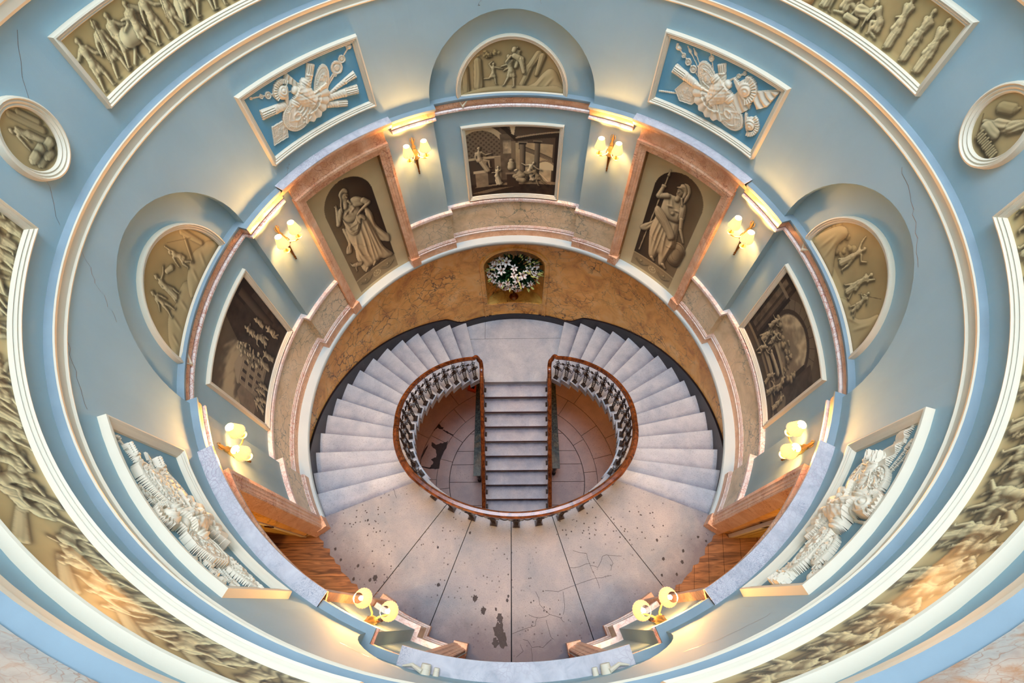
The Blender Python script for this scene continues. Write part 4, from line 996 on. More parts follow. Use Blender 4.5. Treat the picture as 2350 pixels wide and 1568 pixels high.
def p_dance():
    cv=CV(2*rad(12.1)*RB,.575,.0052,(184,160,112),(154,134,92),63,.12); ground(cv,.06,(206,184,132)); lo,hi=(84,68,44),(228,210,160)
    cv.blobs(14,.10,.40,.16,.40,.035,lo,(194,172,122),3); cv.dome([(.66,-.02),(.74,.08),(.90,.10),(.98,.22),(1.02,.34),(1.09,.26),(1.14,.10),(1.16,-.02)],.06,(120,98,64),(206,186,136),[([(.85,.02),(.98,.14)],.014,.012),([(.98,.04),(1.05,.25)],.014,.012)],.7); cv.dome([(.03,.0),(.08,.24),(.17,.36),(.25,.34),(.24,.20),(.32,.10),(.40,-.01)],.06,(120,98,64),(206,186,136),[([(.12,.04),(.16,.26)],.014,.012),([(.22,.03),(.20,.24)],.014,.012)],.7)
    cv.fig(body(.43,.13,.32,1,12,((60,140),(-150,-170)),((10,-10),(-20,-40)),1.0,10),lo,hi)
    cv.fig(body(.66,.07,.34,-1,-10,((60,20),(-100,-150)),((40,30),(-15,-30)),.9,0,0,1),lo,hi)
    cv.fig(body(.82,.06,.26,-1,10,((40,90),(-120,-60)),((30,20),(-20,-50)),.5,10,0,1),lo,hi)
    cv.line((.74,.20),(.92,.40),.004,(110,90,60)); return cv
def p_stat(kind):
    Wd,Ht=2*rad(OPH)*2.765,OPZ
    cv=CV(Wd,Ht,.0068,(200,184,144),(190,170,128),71+kind,.05); cx=Wd/2; hw=.345; sp=1.50; rise=.335
    q=np.where(cv.Y>sp,np.sqrt(((cv.X-cx)/hw)**2+((cv.Y-sp)/rise)**2),np.abs(cv.X-cx)/hw); ins=(q<1)&(cv.Y>.30)
    u=(cv.X-cx)/hw; t=np.clip(.25+.35*(u if kind else -u)+.30*(1-cv.Y/1.8)+.25*(fbm(cv.X,cv.Y,3,9)-.5),0,1)[...,None]
    dk=np.array((50,38,28.))*(1-t)+np.array((150,128,92.))*t; cv.c=np.where(ins[...,None],dk,cv.c)
    cv.rect(cx-hw,.05,cx+hw,.30,(150,132,98)); cv.line((cx-hw,.295),(cx+hw,.295),.008,(190,170,130)); cv.line((cx-hw,.262),(cx+hw,.262),.004,(100,84,60)); cv.rect(cx-hw,.255,cx+hw,.258,(190,170,130))
    for k in(-1,1):
        for j in range(13):
            a=j/12; x=cx+k*(.09+.20*a); y=.20-.06*math.sin(math.pi*a); cv.fig([(x,y,.007,x+.002,y,.007,0)],(110,92,64),(206,188,144),.6)
        cv.fig([(cx+k*.20,.20,.016,cx+k*.20,.202,.016,0)],(110,92,64),(206,188,144),.6)
    r=np.hypot((cv.X-cx),(cv.Y-.165)); cv.blend((r<.062)*.6,(120,102,72)); cv.blend(((r<.062)&(r>.052))*1.,(200,182,140)); th=np.arctan2(cv.Y-.165,cv.X-cx); cv.blend(((r<.048)&(np.cos(th*8)>.1))*.9,(200,182,140)); cv.blend((r<.014)*1.,(206,188,144))
    lo,hi=(66,50,34),(222,202,158)
    X=lambda x,y:(cx+x,y)
    def C(*l): cv.fig([(cx+a,b,c,cx+d,e,f_,g_) for a,b,c,d,e,f_,g_ in l],lo,hi,1.2)
    F=lambda *p,w=.013,a=.016:(list(p),w,a)
    B=lambda *l: cv.fig([t if len(t)==7 else t+(0,) for t in l],lo,hi,1.0)
    D=lambda pts,folds=(),r=.06: cv.dome(pts,r,lo,hi,folds)
    if kind==0:
        D([(.31,1.22),(.37,1.16),(.37,.98),(.33,.86),(.30,.80),(.23,.84),(.26,.92),(.31,.98)],[F((.34,1.15),(.34,.95),(.28,.84)),F((.32,.98),(.25,.88))],.03)
        D([(.70,1.32),(.76,1.18),(.76,.98),(.84,.78),(.89,.68),(.87,.57),(.80,.62),(.74,.70),(.70,.92),(.67,1.12)],[F((.73,1.2),(.74,.95),(.83,.68)),F((.71,1.1),(.72,.85),(.80,.66)),F((.76,.95),(.86,.66))],.035)
        D([(.37,1.24),(.48,1.22),(.61,1.28),(.68,1.14),(.72,.88),(.76,.55),(.86,.31),(.74,.315),(.66,.37),(.58,.32),(.50,.36),(.43,.30),(.36,.36),(.335,.55),(.33,.66),(.36,.82),(.34,1.02)],
          [F((.60,1.22),(.60,.8),(.57,.36),w=.012,a=.022),F((.65,1.12),(.67,.8),(.70,.38),w=.012,a=.02),F((.69,.98),(.73,.6),(.80,.34),w=.012,a=.018),F((.54,1.15),(.53,.85),(.51,.62),(.53,.38),w=.014,a=.022),F((.44,.98),(.40,.80),(.42,.62),(.47,.42),w=.016,a=.02),F((.38,.80),(.37,.62),(.40,.38),w=.012,a=.016),F((.36,.92),(.48,.78),(.62,.66),w=.010,a=.012),F((.37,.70),(.46,.58),(.56,.50),w=.010,a=.012),F((.63,.95),(.63,.6),(.63,.38),w=.009,a=.018)],.085)
        B((.42,.365,.028,.385,.335,.016),(.56,.375,.028,.53,.345,.018))
        D([(.395,1.50),(.45,1.475),(.53,1.485),(.58,1.52),(.62,1.42),(.635,1.28),(.58,1.22),(.45,1.22),(.39,1.28),(.375,1.40)],[F((.42,1.44),(.46,1.34),(.55,1.27)),F((.55,1.44),(.58,1.34)),F((.50,1.44),(.53,1.3),w=.008,a=.01),F((.44,1.40),(.455,1.365),w=.034,a=.028),F((.53,1.39),(.545,1.355),w=.032,a=.026)],.07)
        D([(.365,1.35),(.40,1.27),(.48,1.20),(.56,1.26),(.60,1.24),(.58,1.13),(.50,1.01),(.42,1.03),(.375,1.14)],[F((.37,1.31),(.42,1.16),(.52,1.15),(.57,1.23),w=.010,a=.018),F((.37,1.25),(.41,1.10),(.50,1.07),(.57,1.18),w=.010,a=.018),F((.39,1.17),(.44,1.05),(.51,1.04))],.04)
        D([(.55,1.27),(.60,1.27),(.66,1.18),(.64,1.13),(.60,1.19),(.57,1.12),(.545,1.18)],[F((.59,1.25),(.64,1.16))],.02)
        B((.395,1.465,.040,.30,1.325,.036),(.30,1.32,.036,.335,1.46,.024),(.335,1.46,.022,.35,1.53,.017),(.35,1.53,.007,.338,1.575,.005),(.352,1.53,.007,.36,1.572,.005))
        D([(.56,1.53),(.63,1.53),(.70,1.47),(.74,1.42),(.70,1.36),(.62,1.38),(.57,1.42)],[F((.60,1.50),(.68,1.42)),F((.63,1.51),(.71,1.44))],.04)
        B((.71,1.42,.037,.765,1.345,.032),(.765,1.34,.030,.63,1.30,.020),(.63,1.30,.020,.575,1.275,.014))
        B((.47,1.47,.034,.49,1.54,.036),(.50,1.60,.058,.505,1.555,.042))
        D([(.44,1.62),(.445,1.68),(.49,1.715),(.54,1.715),(.565,1.67),(.555,1.635),(.51,1.665),(.47,1.64),(.455,1.58),(.425,1.50),(.40,1.42),(.405,1.52),(.43,1.58)],[F((.45,1.66),(.50,1.70),(.55,1.68),w=.007,a=.008),F((.44,1.60),(.41,1.48),w=.007,a=.008)],.02)
        B((.525,1.53,.014,.545,1.47,.012),(.518,1.60,.007,.530,1.578,.009))
        for q in(((.49,1.612),(.508,1.614)),((.530,1.608),(.545,1.605))): cv.line(q[0],q[1],.0045,(86,66,44)); cv.line((q[0][0],q[0][1]+.014),(q[1][0],q[1][1]+.013),.0035,(120,98,68),.7)
        cv.line((.508,1.553),(.532,1.551),.0045,(110,74,50))
        B((.24,.60,.020,.30,.56,.04),(.30,.56,.035,.36,.52,.03),(.23,.61,.010,.215,.66,.004),(.27,.55,.008,.26,.46,.008))
    else:
        B((.245,.38,.008,.315,1.72,.008)); cv.fig([(.315,1.72,.016,.318,1.80,.002,0)],lo,hi)
        cv.fig([(.765,.60,.115,.775,.80,.115,0)],lo,(176,156,118)); 
        q=np.hypot((cv.X-.77)/.62,(cv.Y-.70)); cv.blend(((np.abs(q-.19)<.007)|(np.abs(q-.10)<.005))*.55,(96,78,54))
        D([(.34,1.12),(.30,.98),(.20,.86),(.16,.78),(.20,.74),(.27,.78),(.34,.90),(.40,1.0)],[F((.33,1.02),(.22,.82)),F((.35,.98),(.26,.80))],.03)
        D([(.34,1.20),(.50,1.16),(.64,1.22),(.68,1.05),(.72,.80),(.70,.72),(.66,.46),(.69,.36),(.62,.33),(.58,.36),(.53,.50),(.50,.38),(.46,.34),(.40,.40),(.36,.55),(.32,.72),(.30,.86),(.32,1.05)],
          [F((.44,1.1),(.42,.8),(.43,.42),w=.014,a=.022),F((.52,1.1),(.54,.8),(.58,.5),w=.014,a=.024),F((.60,1.1),(.66,.8),(.62,.4),w=.016,a=.022),F((.38,1.05),(.36,.75),(.39,.46),w=.012,a=.018),F((.48,1.05),(.48,.7),(.48,.42),w=.009,a=.018),F((.64,1.05),(.69,.78),w=.010,a=.014),F((.32,.74),(.42,.68),(.50,.60),w=.009,a=.012),F((.50,.80),(.60,.72),(.70,.75),w=.009,a=.012)],.085)
        B((.46,.375,.03,.50,.345,.018),(.65,.38,.032,.70,.35,.018))
        D([(.37,1.47),(.46,1.50),(.56,1.50),(.62,1.46),(.65,1.32),(.64,1.18),(.52,1.13),(.38,1.16),(.35,1.30)],[F((.40,1.44),(.44,1.28),(.50,1.18)),F((.44,1.46),(.48,1.36),(.55,1.30)),F((.60,1.42),(.60,1.22)),F((.455,1.35),(.465,1.31),w=.034,a=.026),F((.56,1.34),(.57,1.30),w=.034,a=.026)],.075)
        B((.52,1.25,.026,.522,1.255,.026)); cv.line((.508,1.26),(.515,1.262),.004,(90,70,46)); cv.line((.53,1.262),(.537,1.26),.004,(90,70,46))
        D([(.30,1.24),(.40,1.20),(.52,1.10),(.64,.98),(.66,.90),(.60,.84),(.52,.92),(.40,1.02),(.32,1.08),(.28,1.16)],[F((.32,1.21),(.46,1.10),(.62,.93),w=.010,a=.02),F((.30,1.16),(.44,1.05),(.58,.89),w=.010,a=.02),F((.34,1.11),(.46,1.01),w=.008,a=.014)],.045)
        B((.385,1.45,.042,.275,1.38,.036),(.275,1.385,.034,.295,1.53,.022),(.29,1.55,.022,.315,1.555,.018))
        D([(.59,1.49),(.65,1.46),(.68,1.36),(.69,1.24),(.63,1.22),(.60,1.32),(.58,1.42)],[F((.63,1.44),(.66,1.28)),F((.61,1.42),(.63,1.28))],.04)
        B((.66,1.25,.030,.70,1.10,.025),(.70,1.10,.024,.775,.99,.018),(.775,.99,.016,.80,.95,.010))
        B((.515,1.47,.034,.525,1.53,.036),(.53,1.60,.054,.518,1.555,.040))
        D([(.455,1.63),(.49,1.66),(.50,1.70),(.55,1.72),(.60,1.69),(.615,1.62),(.60,1.55),(.57,1.52),(.565,1.57),(.56,1.62),(.52,1.63)],[F((.50,1.67),(.56,1.69),(.60,1.64),w=.010,a=.010)],.045)
        D([(.53,1.73),(.60,1.735),(.645,1.66),(.64,1.55),(.61,1.47),(.60,1.55),(.61,1.63),(.585,1.69)],[F((.58,1.715),(.625,1.65),(.62,1.53),w=.007,a=.008)],.02)
        B((.565,1.52,.016,.60,1.44,.012),(.502,1.598,.007,.492,1.575,.009))
        for q in(((.500,1.612),(.485,1.610)),((.525,1.613),(.542,1.612))): cv.line(q[0],q[1],.0045,(86,66,44))
        cv.line((.492,1.548),(.515,1.548),.0045,(110,74,50))
    return cv
def p_oval(kind):
    cv=CV(.33,.33,.0042,(178,154,108),(170,148,102),90+kind,.12); lo,hi=(90,74,50),(226,208,160)
    if kind==1:
        cv.fig([(.20,.30,.02,.28,.14,.02,1),(.25,.28,.015,.30,.18,.015,1)],lo,(190,168,122)); cv.fig(body(.19,.06,.24,-1,38,((10,-5),(10,10)),((-10,-25),(-30,-45)),.8,20),lo,hi)
        for x,y in((.12,.06),(.19,.05),(.24,.08),(.16,.10),(.10,.10)): cv.fig([(x-.02,y,.024,x+.02,y,.026,.4),(x-.035,y+.01,.011,x-.045,y,.008,0)],lo,hi)
    else:
        cv.fig([(.08,.22,.03,.14,.25,.03,.2),(.16,.26,.014,.17,.28,.006,0)],lo,(200,180,130)); cv.fig([(.06,.12,.012,.14,.155,.02,0),(.14,.155,.035,.22,.20,.03,1.),(.22,.20,.035,.26,.24,.03,.8),(.25,.24,.014,.19,.15,.011,0),(.27,.28,.022,.275,.285,.022,0)],lo,hi)
        cv.fig([(.10,.11,.035,.18,.12,.03,.6)],lo,hi)
        for i in range(12): cv.fig([(.10+.016*i,.045+.004*math.sin(i*2),.008,.10+.016*i,.085+.006*math.cos(i*3),.007,.4)],lo,(214,192,142))
        cv.line((.02,.14),(.12,.02),.004,(110,88,58))
    return cv
PAINT={'hall':p_hall,'fire':p_fire,'stage':p_stage,'carry':p_carry,'oars':p_oars,'dance':p_dance,'muse':lambda:p_stat(0),'guard':lambda:p_stat(1),
 'fr1':lambda:p_frieze(1),'fr2':lambda:p_frieze(2),'fr3':lambda:p_frieze(3),'fr4':lambda:p_frieze(4),'ov1':lambda:p_oval(1),'ov2':lambda:p_oval(2)}
# ---- marble surrounds of doors and statue recesses
def surround(c,label,R=RP,oph=OPH,outh=13.6,hoodh=15.6,door=False,ztop=OPZ):
    t=thing('marble_surround',label,'door surround',W(c,0,R),0,'pink marble surrounds')
    L=W(c,0,R); f=wall_uv(c,R); hw=rad(oph)*R; aw=rad(outh-oph)*R
    up=[(-hw,.0)]+dens([(-hw,.0),(-hw,ztop)],False,.5)[1:]+dens([(-hw,ztop),(hw,ztop)],False)[1:]+dens([(hw,ztop),(hw,0)],False,.5)[1:]
    b=MB(); frame_sweep(b,up[::-1],[(0,-.10),(0,.022),(.008,.03),(.02,.03),(.024,.036),(.05,.038),(.056,.046),(.084,.05),(.092,.06),(aw,.062),(aw,0)],f,closed=False)
    b.build('architrave',M['pink'],parent=t,smooth='auto',loc=L)
    D0=Vector((math.copysign(2.36,math.cos(rad(c))),-1.70,0)) if c in DR_C else None
    for s in(-1,1):
        r1=2.764 if c in ST_C else (2.92 if R==RP else 2.93)
        far=D0 is not None and ((c<270)==(s<0))
        q=MB(); e1=(D0.x,D0.y) if far else P0(c+s*oph,0,r1)[:2]; e1z=lambda z:(e1[0],e1[1]-(0 if far else sh(z)),z)
        q.add([W(c+s*oph,0,R-.02),e1z(0),e1z(ztop),W(c+s*oph,ztop,R-.02)],[[0,1,2,3]]); q.build('reveal',M['sienna'],parent=t,loc=L)
    q=MB(); q.grid([[W(t_,ztop,R-.02),W(t_,ztop,r1)] for t_ in lin(c-oph,c+oph,2)]); q.build('reveal',M['sienna'],parent=t,loc=L)
    for s in(-1,1):
        b=MB(); a0=c+s*(oph-.12); a1=c+s*(outh+.15)
        b.cyl(min(a0,a1),max(a0,a1),R-.075,R+.03,0,.15); b.build('plinth_block',M['pink'],parent=t,loc=L)
    b=MB(); b.cyl(c-outh+.2,c+outh-.2,R-.03,R,ztop+aw+.002,2.245); b.build('frieze',M['pink'],parent=t,loc=L)
    b=MB(); pth=arc(c-hoodh,c+hoodh,R)
    b.mat(0); plan_sweep(b,pth,[(0,2.235),(.036,2.235),(.045,2.26),(.07,2.275),(.078,2.30),(.098,2.31),(.10,2.335)])
    b.mat(1); plan_sweep(b,pth,[(.10,2.335),(.10,2.343),(0,2.352)])
    b.build('hood',[M['pink'],M['hood']],parent=t,loc=L,smooth='auto')
    return t
surround(ST_C[0],'pink marble surround with hood framing the painted woman holding drapery, upper left')
surround(ST_C[1],'pink marble surround with hood framing the painted helmeted woman, upper right')
surround(DR_C[0],'pink marble door surround with wide dusty hood at the lower left doorway')
surround(DR_C[1],'pink marble door surround with wide dusty hood at the lower right doorway')
surround(270.0,'pink marble door surround under the broad hood at the bottom centre',R=RB,oph=10.6,outh=13.3,hoodh=14.7)

# ---- doors and reveals
for i,(c,sg,nm) in enumerate(((DR_C[0],-1,'left'),(DR_C[1],1,'right'))):
    far=c-OPH if sg<0 else c+OPH           # jamb seen from above
    a=Vector((sg*2.37,-1.705,0))
    d=Vector((sg*1.0,.04,0)).normalized(); nrm=Vector((-d.y,d.x,0)) if sg<0 else Vector((d.y,-d.x,0))
    ang=math.atan2(d.y,d.x)
    t=bpy.data.objects.new('door_%d'%(i+1),None); COL.objects.link(t); t.location=a; t.rotation_euler=(0,0,ang); struct(t,'open cream and yellow door in the lower %s doorway'%nm)
    q=MB(); q.box(-.012,.05,-.035,.002,0,2.0); q.build('door_frame',M['cream'],parent=t)
    q=MB(); q.box(.05,.43,-.045,-.012,.012,1.99); 
    for z0,z1 in((.18,.85),(1.0,1.82)):
        for s in(-.045,-.012): q.box(.12,.38,s-.004,s+.004,z0,z1)
    q.build('door_leaf',M['yellow'],parent=t)
    fr_=[o for o in t.children if o.name.startswith('door_frame')][0]; q=MB(); q.box(-.002,.04,-.037,.006,.78,.90); q.box(.03,.07,-.012,.006,.81,.83); q.box(-.03,.04,.002,.008,.84,.86); q.build('door_lock',M['blackm'],parent=fr_)
    q=MB(); f0=Vector(P0(c+(OPH if sg<0 else -OPH),0,2.93))
t=bpy.data.objects.new('door_3',None); COL.objects.link(t); t.location=(0,-2.98,0); struct(t,'cream frame of the front doorway')
q=MB()
for s in(-1,1): q.box(s*.56-.05,s*.56+.05,-.06,.02,0,2.0)
q.box(-.6,.6,-.06,.02,1.95,2.05); q.build('door_frame',M['cream'],parent=t)
q=MB(); q.box(-.5,.5,-.10,-.012,-.002,.006); q.build('threshold',M['black'],parent=t)
for s,nm in((-1,'left'),(1,'right')):
    q=MB(); q.box(min(s*.04,s*.5),max(s*.04,s*.5),-3.6,-3.0,-.002,.012)
    o=q.build('door_mat',M['red']); tag(o,'strip of red carpet showing %s of the front threshold'%nm,'carpet')
q=MB(); q.lathe([(0,.0),(.16,.0),(.16,.05),(.12,.06),(.05,.07),(.05,.38),(.13,.40),(.18,.42),(.18,.50),(.14,.53),(0,.53)],(0,0,0),20)
o=q.build('stool',M['red'],smooth='auto'); o.location=(-2.86,-1.90,-.008); tag(o,'small red round stool just inside the lower left doorway','stool')

# ---- picture frames (cream mouldings)
FP=[(0,-.01),(0,.012),(.008,.022),(.016,.018),(.026,.030),(.036,.026),(.042,.038),(.052,.034),(.056,0)]
def rectpath(hw,z0,z1): return dens([(-hw,z0),(hw,z0),(hw,z1),(-hw,z1)])
def lunpath(hw,z0,rise,n=40,step=.07):
    top=[(hw*math.cos(math.pi*i/n),z0+rise*math.sin(math.pi*i/n)) for i in range(n+1)]
    return dens([(-hw,z0),(hw,z0)],False,step)[:-1]+top[:-1]+[(-hw,z0)][0:1]
def circpath(r,zc,n=48): return [(r*math.cos(2*math.pi*i/n),zc+r*math.sin(2*math.pi*i/n)) for i in range(n)]
def ewid(k): return [(d*k,h) for d,h in FP]
def canvas_obj(cv,f,parent,off,z0,inside=None,h=.004,mat='canvas'):
    """grid mesh carrying the painted colours"""
    ny,nx=cv.X.shape; U=cv.X-cv.Wd/2; V=cv.Y+z0
    pts=np.empty((ny,nx,3)); 
    R=f.R; th=np.radians(f.thc)-U/R; shv=.07*np.clip(1-V/2.3,0,1)
    pts[...,0]=(R-h)*np.cos(th); pts[...,1]=(R-h)*np.sin(th)-shv; pts[...,2]=V
    pts-=np.array(off)
    idx=np.arange(ny*nx).reshape(ny,nx)
    F=np.stack([idx[:-1,:-1],idx[:-1,1:],idx[1:,1:],idx[1:,:-1]],-1).reshape(-1,4)
    if inside is not None:
        mk=inside(cv.X,cv.Y).ravel(); F=F[mk[F].any(1)]
    me=bpy.data.meshes.new('canvas'); me.vertices.add(ny*nx); me.vertices.foreach_set('co',pts.ravel())
    me.loops.add(F.size); me.loops.foreach_set('vertex_index',F.ravel().astype(np.int32))
    me.polygons.add(len(F)); me.polygons.foreach_set('loop_start',np.arange(0,F.size,4,dtype=np.int32)); me.polygons.foreach_set('loop_total',np.full(len(F),4,np.int32))
    me.update(calc_edges=True)
    ca=me.color_attributes.new('Col','FLOAT_COLOR','POINT'); c=np.ones((ny*nx,4),np.float32); c[:,:3]=cv.lin().reshape(-1,3); ca.data.foreach_set('color',c.ravel())
    me.materials.append(M[mat]); me.validate()
    o=bpy.data.objects.new('canvas',me); COL.objects.link(o); o.parent=parent; return o
class WF:
    def __init__(s,thc,R): s.thc=thc; s.R=R; s.g=wall_uv(thc,R)
    def __call__(s,u,v,h): return s.g(u,v,h)
def framed(name,label,cat,c,R,path,cv,z0,inside=None,prof=FP,group=None,fmat='cream'):
    f=WF(c,R); L=W(c,z0,R); t=thing(name,label,cat,L,0,group)
    b=MB(); frame_sweep(b,path,prof,f); b.build('frame',M[fmat],parent=t,smooth='auto',loc=L)
    canvas_obj(cv,f,t,L,z0,inside); return t

hwb=rad(12.05)*RB
for key,c,lab in (('hall',90.0,'dark painting of a columned hall with a seated statue on the far recess wall'),
                  ('fire',180.9,'dark painting of a burning city facade on the left recess wall'),
                  ('stage',358.7,'dark painting of a sacrifice under a great arch on the right recess wall')):
    cv=PAINT[key](); z0=.825 if c!=90.0 else .825; H=1.055
    framed('framed_painting',lab,'painting',c,RB,rectpath(hwb,z0,z0+H),cv,z0,group='dark framed paintings in the recesses')
for key,c,lab in (('flight','',''),):
    pass
for key,c,lab in (('carry',90.0,'half round painting of a man carrying an elder and leading a child'),
                  ('oars',180.9,'half round painting of two standing figures and a youth on rocks, above the left recess'),
                  ('dance',358.7,'half round painting of four hurrying draped figures, above the right recess')):
    cv=PAINT[key](); hw=rad(12.1)*RB
    framed('lunette_painting',lab,'painting',c,RB,lunpath(hw,2.325,.575),cv,2.325,group='half round paintings',
           inside=lambda X,Y,hw=hw:(((X-hw)/hw)**2+(Y/.575)**2)<1.02)
for key,c,lab in (('muse',ST_C[0],'painting of a bareheaded draped woman in a dark arched niche'),
                  ('guard',ST_C[1],'painting of a helmeted woman with spear and shield in a dark arched niche')):
    cv=PAINT[key](); f=WF(c,2.765); L=W(c,.0,2.765); t=thing('niche_painting',lab,'painting',L,0,'niche paintings')
    canvas_obj(cv,f,t,L,.0)
for key,c,lab in (('fr1',136.1,'long painted frieze of marching soldiers with a round shield, top left corner'),
                  ('fr2',43.9,'long painted frieze of a sacrifice with a ram and a basin, top right corner'),
                  ('fr3',225.6,'long painted frieze of reclining and struggling figures along the lower left edge'),
                  ('fr4',314.3,'long painted frieze of galloping and falling figures along the lower right edge')):
    cv=PAINT[key](); hw=rad(32.6)*RP
    framed('frieze_painting',lab,'painting',c,RP,rectpath(hw,3.80,4.155),cv,3.80,prof=ewid(.85),group='painted friezes')
for key,c,lab in (('ov1',182.0,'round medallion painting of a shepherd bending over resting animals, left edge'),
                  ('ov2',357.9,'round medallion painting of a crowd and a reclining figure, right edge')):
    cv=PAINT[key]()
    framed('medallion_painting',lab,'painting',c,RP,circpath(.165,3.965),cv,3.80,group='round medallions',
           inside=lambda X,Y:((X-.165)**2+(Y-.165)**2)<.168**2)

# ---- trophies: stucco reliefs on blue panels
RK=[.62]
def relief(par,name,fn,u0,u1,v0,v1,f,L,zc,mir,res=.006,h0=.0,mat='cream'):
    nx=max(4,int((u1-u0)/res)); ny=max(4,int((v1-v0)/res))
    U,V=np.meshgrid(np.linspace(u0,u1,nx),np.linspace(v0,v1,ny)); H=fn(U,V)
    ins=H>0
    keep=ins.copy(); keep[1:]|=ins[:-1]; keep[:-1]|=ins[1:]; keep[:,1:]|=ins[:,:-1]; keep[:,:-1]|=ins[:,1:]
    Hh=np.where(ins,(H+h0)*RK[0],0.0)
    idx=-np.ones(U.shape,int); vs=[]; k=0
    for j in range(ny):
        for i in range(nx):
            if keep[j,i]: idx[j,i]=k; k+=1; p=f(mir*U[j,i],zc+V[j,i],Hh[j,i]); vs.append(p)
    fs=[]
    for j in range(ny-1):
        for i in range(nx-1):
            a,b,c,d=idx[j,i],idx[j,i+1],idx[j+1,i+1],idx[j+1,i]
            if min(a,b,c,d)>=0 and (ins[j,i] or ins[j,i+1] or ins[j+1,i+1] or ins[j+1,i]):
                fs.append([a,b,c,d] if mir>0 else [d,c,b,a])
    b=MB(); b.add(vs,fs); return b.build(name,M[mat],parent=par,loc=L,smooth='auto')
def loc2(U,V,c,ang): 
    x=U-c[0]; y=V-c[1]; ca,sa=math.cos(ang),math.sin(ang); return x*ca+y*sa,-x*sa+y*ca
def seg(U,V,a,b,r0,r1):
    dx,dy=b[0]-a[0],b[1]-a[1]; L2=dx*dx+dy*dy; t=np.clip(((U-a[0])*dx+(V-a[1])*dy)/L2,0,1)
    d=np.hypot(U-a[0]-t*dx,V-a[1]-t*dy); r=r0+(r1-r0)*t; return d,t,r
def h_shield(c,a,b,ang,kind=0):
    def fn(U,V):
        x,y=loc2(U,V,c,ang); q=np.sqrt((x/a)**2+(y/b)**2); d=(1-q)*min(a,b); th=np.arctan2(y/b,x/a)
        h=.016+.018*np.sqrt(np.clip(1-q*q,0,1)); h+=.006*(d<.012)
        n=int(2*math.pi*math.sqrt((a*a+b*b)/2)/.022); h+=.005*((np.abs(d-.024)<.006)&(np.sin(n*th)>0))
        h+=.005*np.exp(-((d-.038)/.004)**2)
        if kind==0: h+=.005*(np.abs(x)<.004)*(q<.6)+.005*((np.sin(x*90)*np.sin(y*70+2)>.25)&(q<.62))
        if kind==1: h+=.006*((np.abs(np.abs(x)/a+np.abs(y)/b-.62)<.05))+.012*np.exp(-(q/.16)**2)+.004*((q<.35)&(q>.25))+.004*((np.sin(x*120)*np.sin(y*110)>.5)&(q<.75))
        if kind==2: h+=.010*np.exp(-((q-.25)/.06)**2)+.005*((np.sin(x*80+np.sin(y*60)*2)>.6)&(q<.8))
        if kind==3: h+=.006*(np.cos(12*np.arctan2(y,x+ a*.3))>.3)*(q<.75)
        return np.where(q<1,h,0)
    m=max(a,b)+.01; return fn,(c[0]-m,c[0]+m,c[1]-m,c[1]+m)
def h_poly(c,r,n,ang,sx=1,sy=1,kind=0):
    def fn(U,V):
        x,y=loc2(U,V,c,ang); x=x/sx; y=y/sy; th=np.arctan2(y,x); k=np.cos(math.pi/n)/np.cos((th%(2*math.pi/n))-math.pi/n)
        q=np.hypot(x,y)/(r*k); d=(1-q)*r
        h=.018+.006*(d<.012)+.005*((np.abs(d-.025)<.006)&(np.sin(70*th)>0))+.004*(np.abs(d-.038)<.003)
        h+=.006*((np.cos(14*th)>.2)&(q<.3))+.005*((np.sin(x*95)*np.sin(y*85)>.4)&(q<.6)&(q>.35))
        return np.where(q<1,h,0)
    m=r*max(sx,sy)*1.05; return fn,(c[0]-m,c[0]+m,c[1]-m,c[1]+m)
def h_torso(c,ang,s=1.0):
    """cuirass with neck toward -x, lappets toward +x in its own frame"""
    def fn(U,V):
        x,y=loc2(U,V,c,ang); x=x/s; y=y/s
        w=.105-.02*np.clip(-x/.1,0,1)-.03*np.exp(-((x-.07)/.045)**2)
        body=np.where((x>-.11)&(x<.10),np.sqrt(np.clip(1-(y/w)**2,0,1)),0)*.075
        body+=np.where(body>0,.014*np.exp(-((x+.04)**2+(np.abs(y)-.042)**2)/.0009)-.012*np.exp(-(y/.006)**2)+.012*np.exp(-((x-.01)**2+y*y)/.0008)+.005*np.sin(y*150)*np.sin(x*120),0)
        for sg in(-1,1):
            q=((x+.065)/.05)**2+((y-sg*.10)/.045)**2
            body=np.maximum(body,np.where(q<1,.055*np.sqrt(np.clip(1-q,0,1))+.006*np.sin(y*260),0))
        q=((x+.125)/.03)**2+(y/.04)**2; body=np.maximum(body,np.where(q<1,.05*np.sqrt(np.clip(1-q,0,1)),0))
        r=np.hypot(x-.02,y*.9); th=np.arctan2(y*.9,x-.02)
        sk=(np.abs(th)<1.15)&(r<.21+.006*np.cos(th*17))&(r>.05)&(x>.04)
        lap=.030+.016*np.abs(np.cos(th*8.5))+.012*((r>.125)&(r<.14))
        return np.maximum(body,np.where(sk,lap,0))
    m=.24*s; return fn,(c[0]-m,c[0]+m,c[1]-m,c[1]+m)
def h_helmet(c,ang,s=1.0):
    def fn(U,V):
        x,y=loc2(U,V,c,ang); x=x/s;y=y/s
        q=(x/.062)**2+(y/.055)**2; h=np.where((q<1)&(y>-.045),.065*np.sqrt(np.clip(1-q,0,1))+.006*np.sin(np.hypot(x-.02,y)*260),0)
        br=((x+.02)/.085)**2+((y+.035)/.016)**2; h=np.maximum(h,np.where(br<1,.04,0))
        r=np.hypot(x-.01,y+.01); th=np.arctan2(y+.01,x-.01)
        cr=(r>.06)&(r<.098)&(th>-.5)&(th<2.5); h=np.maximum(h,np.where(cr,.035+.007*np.sin(th*26),0)); return h
    m=.12*s; return fn,(c[0]-m,c[0]+m,c[1]-m,c[1]+m)
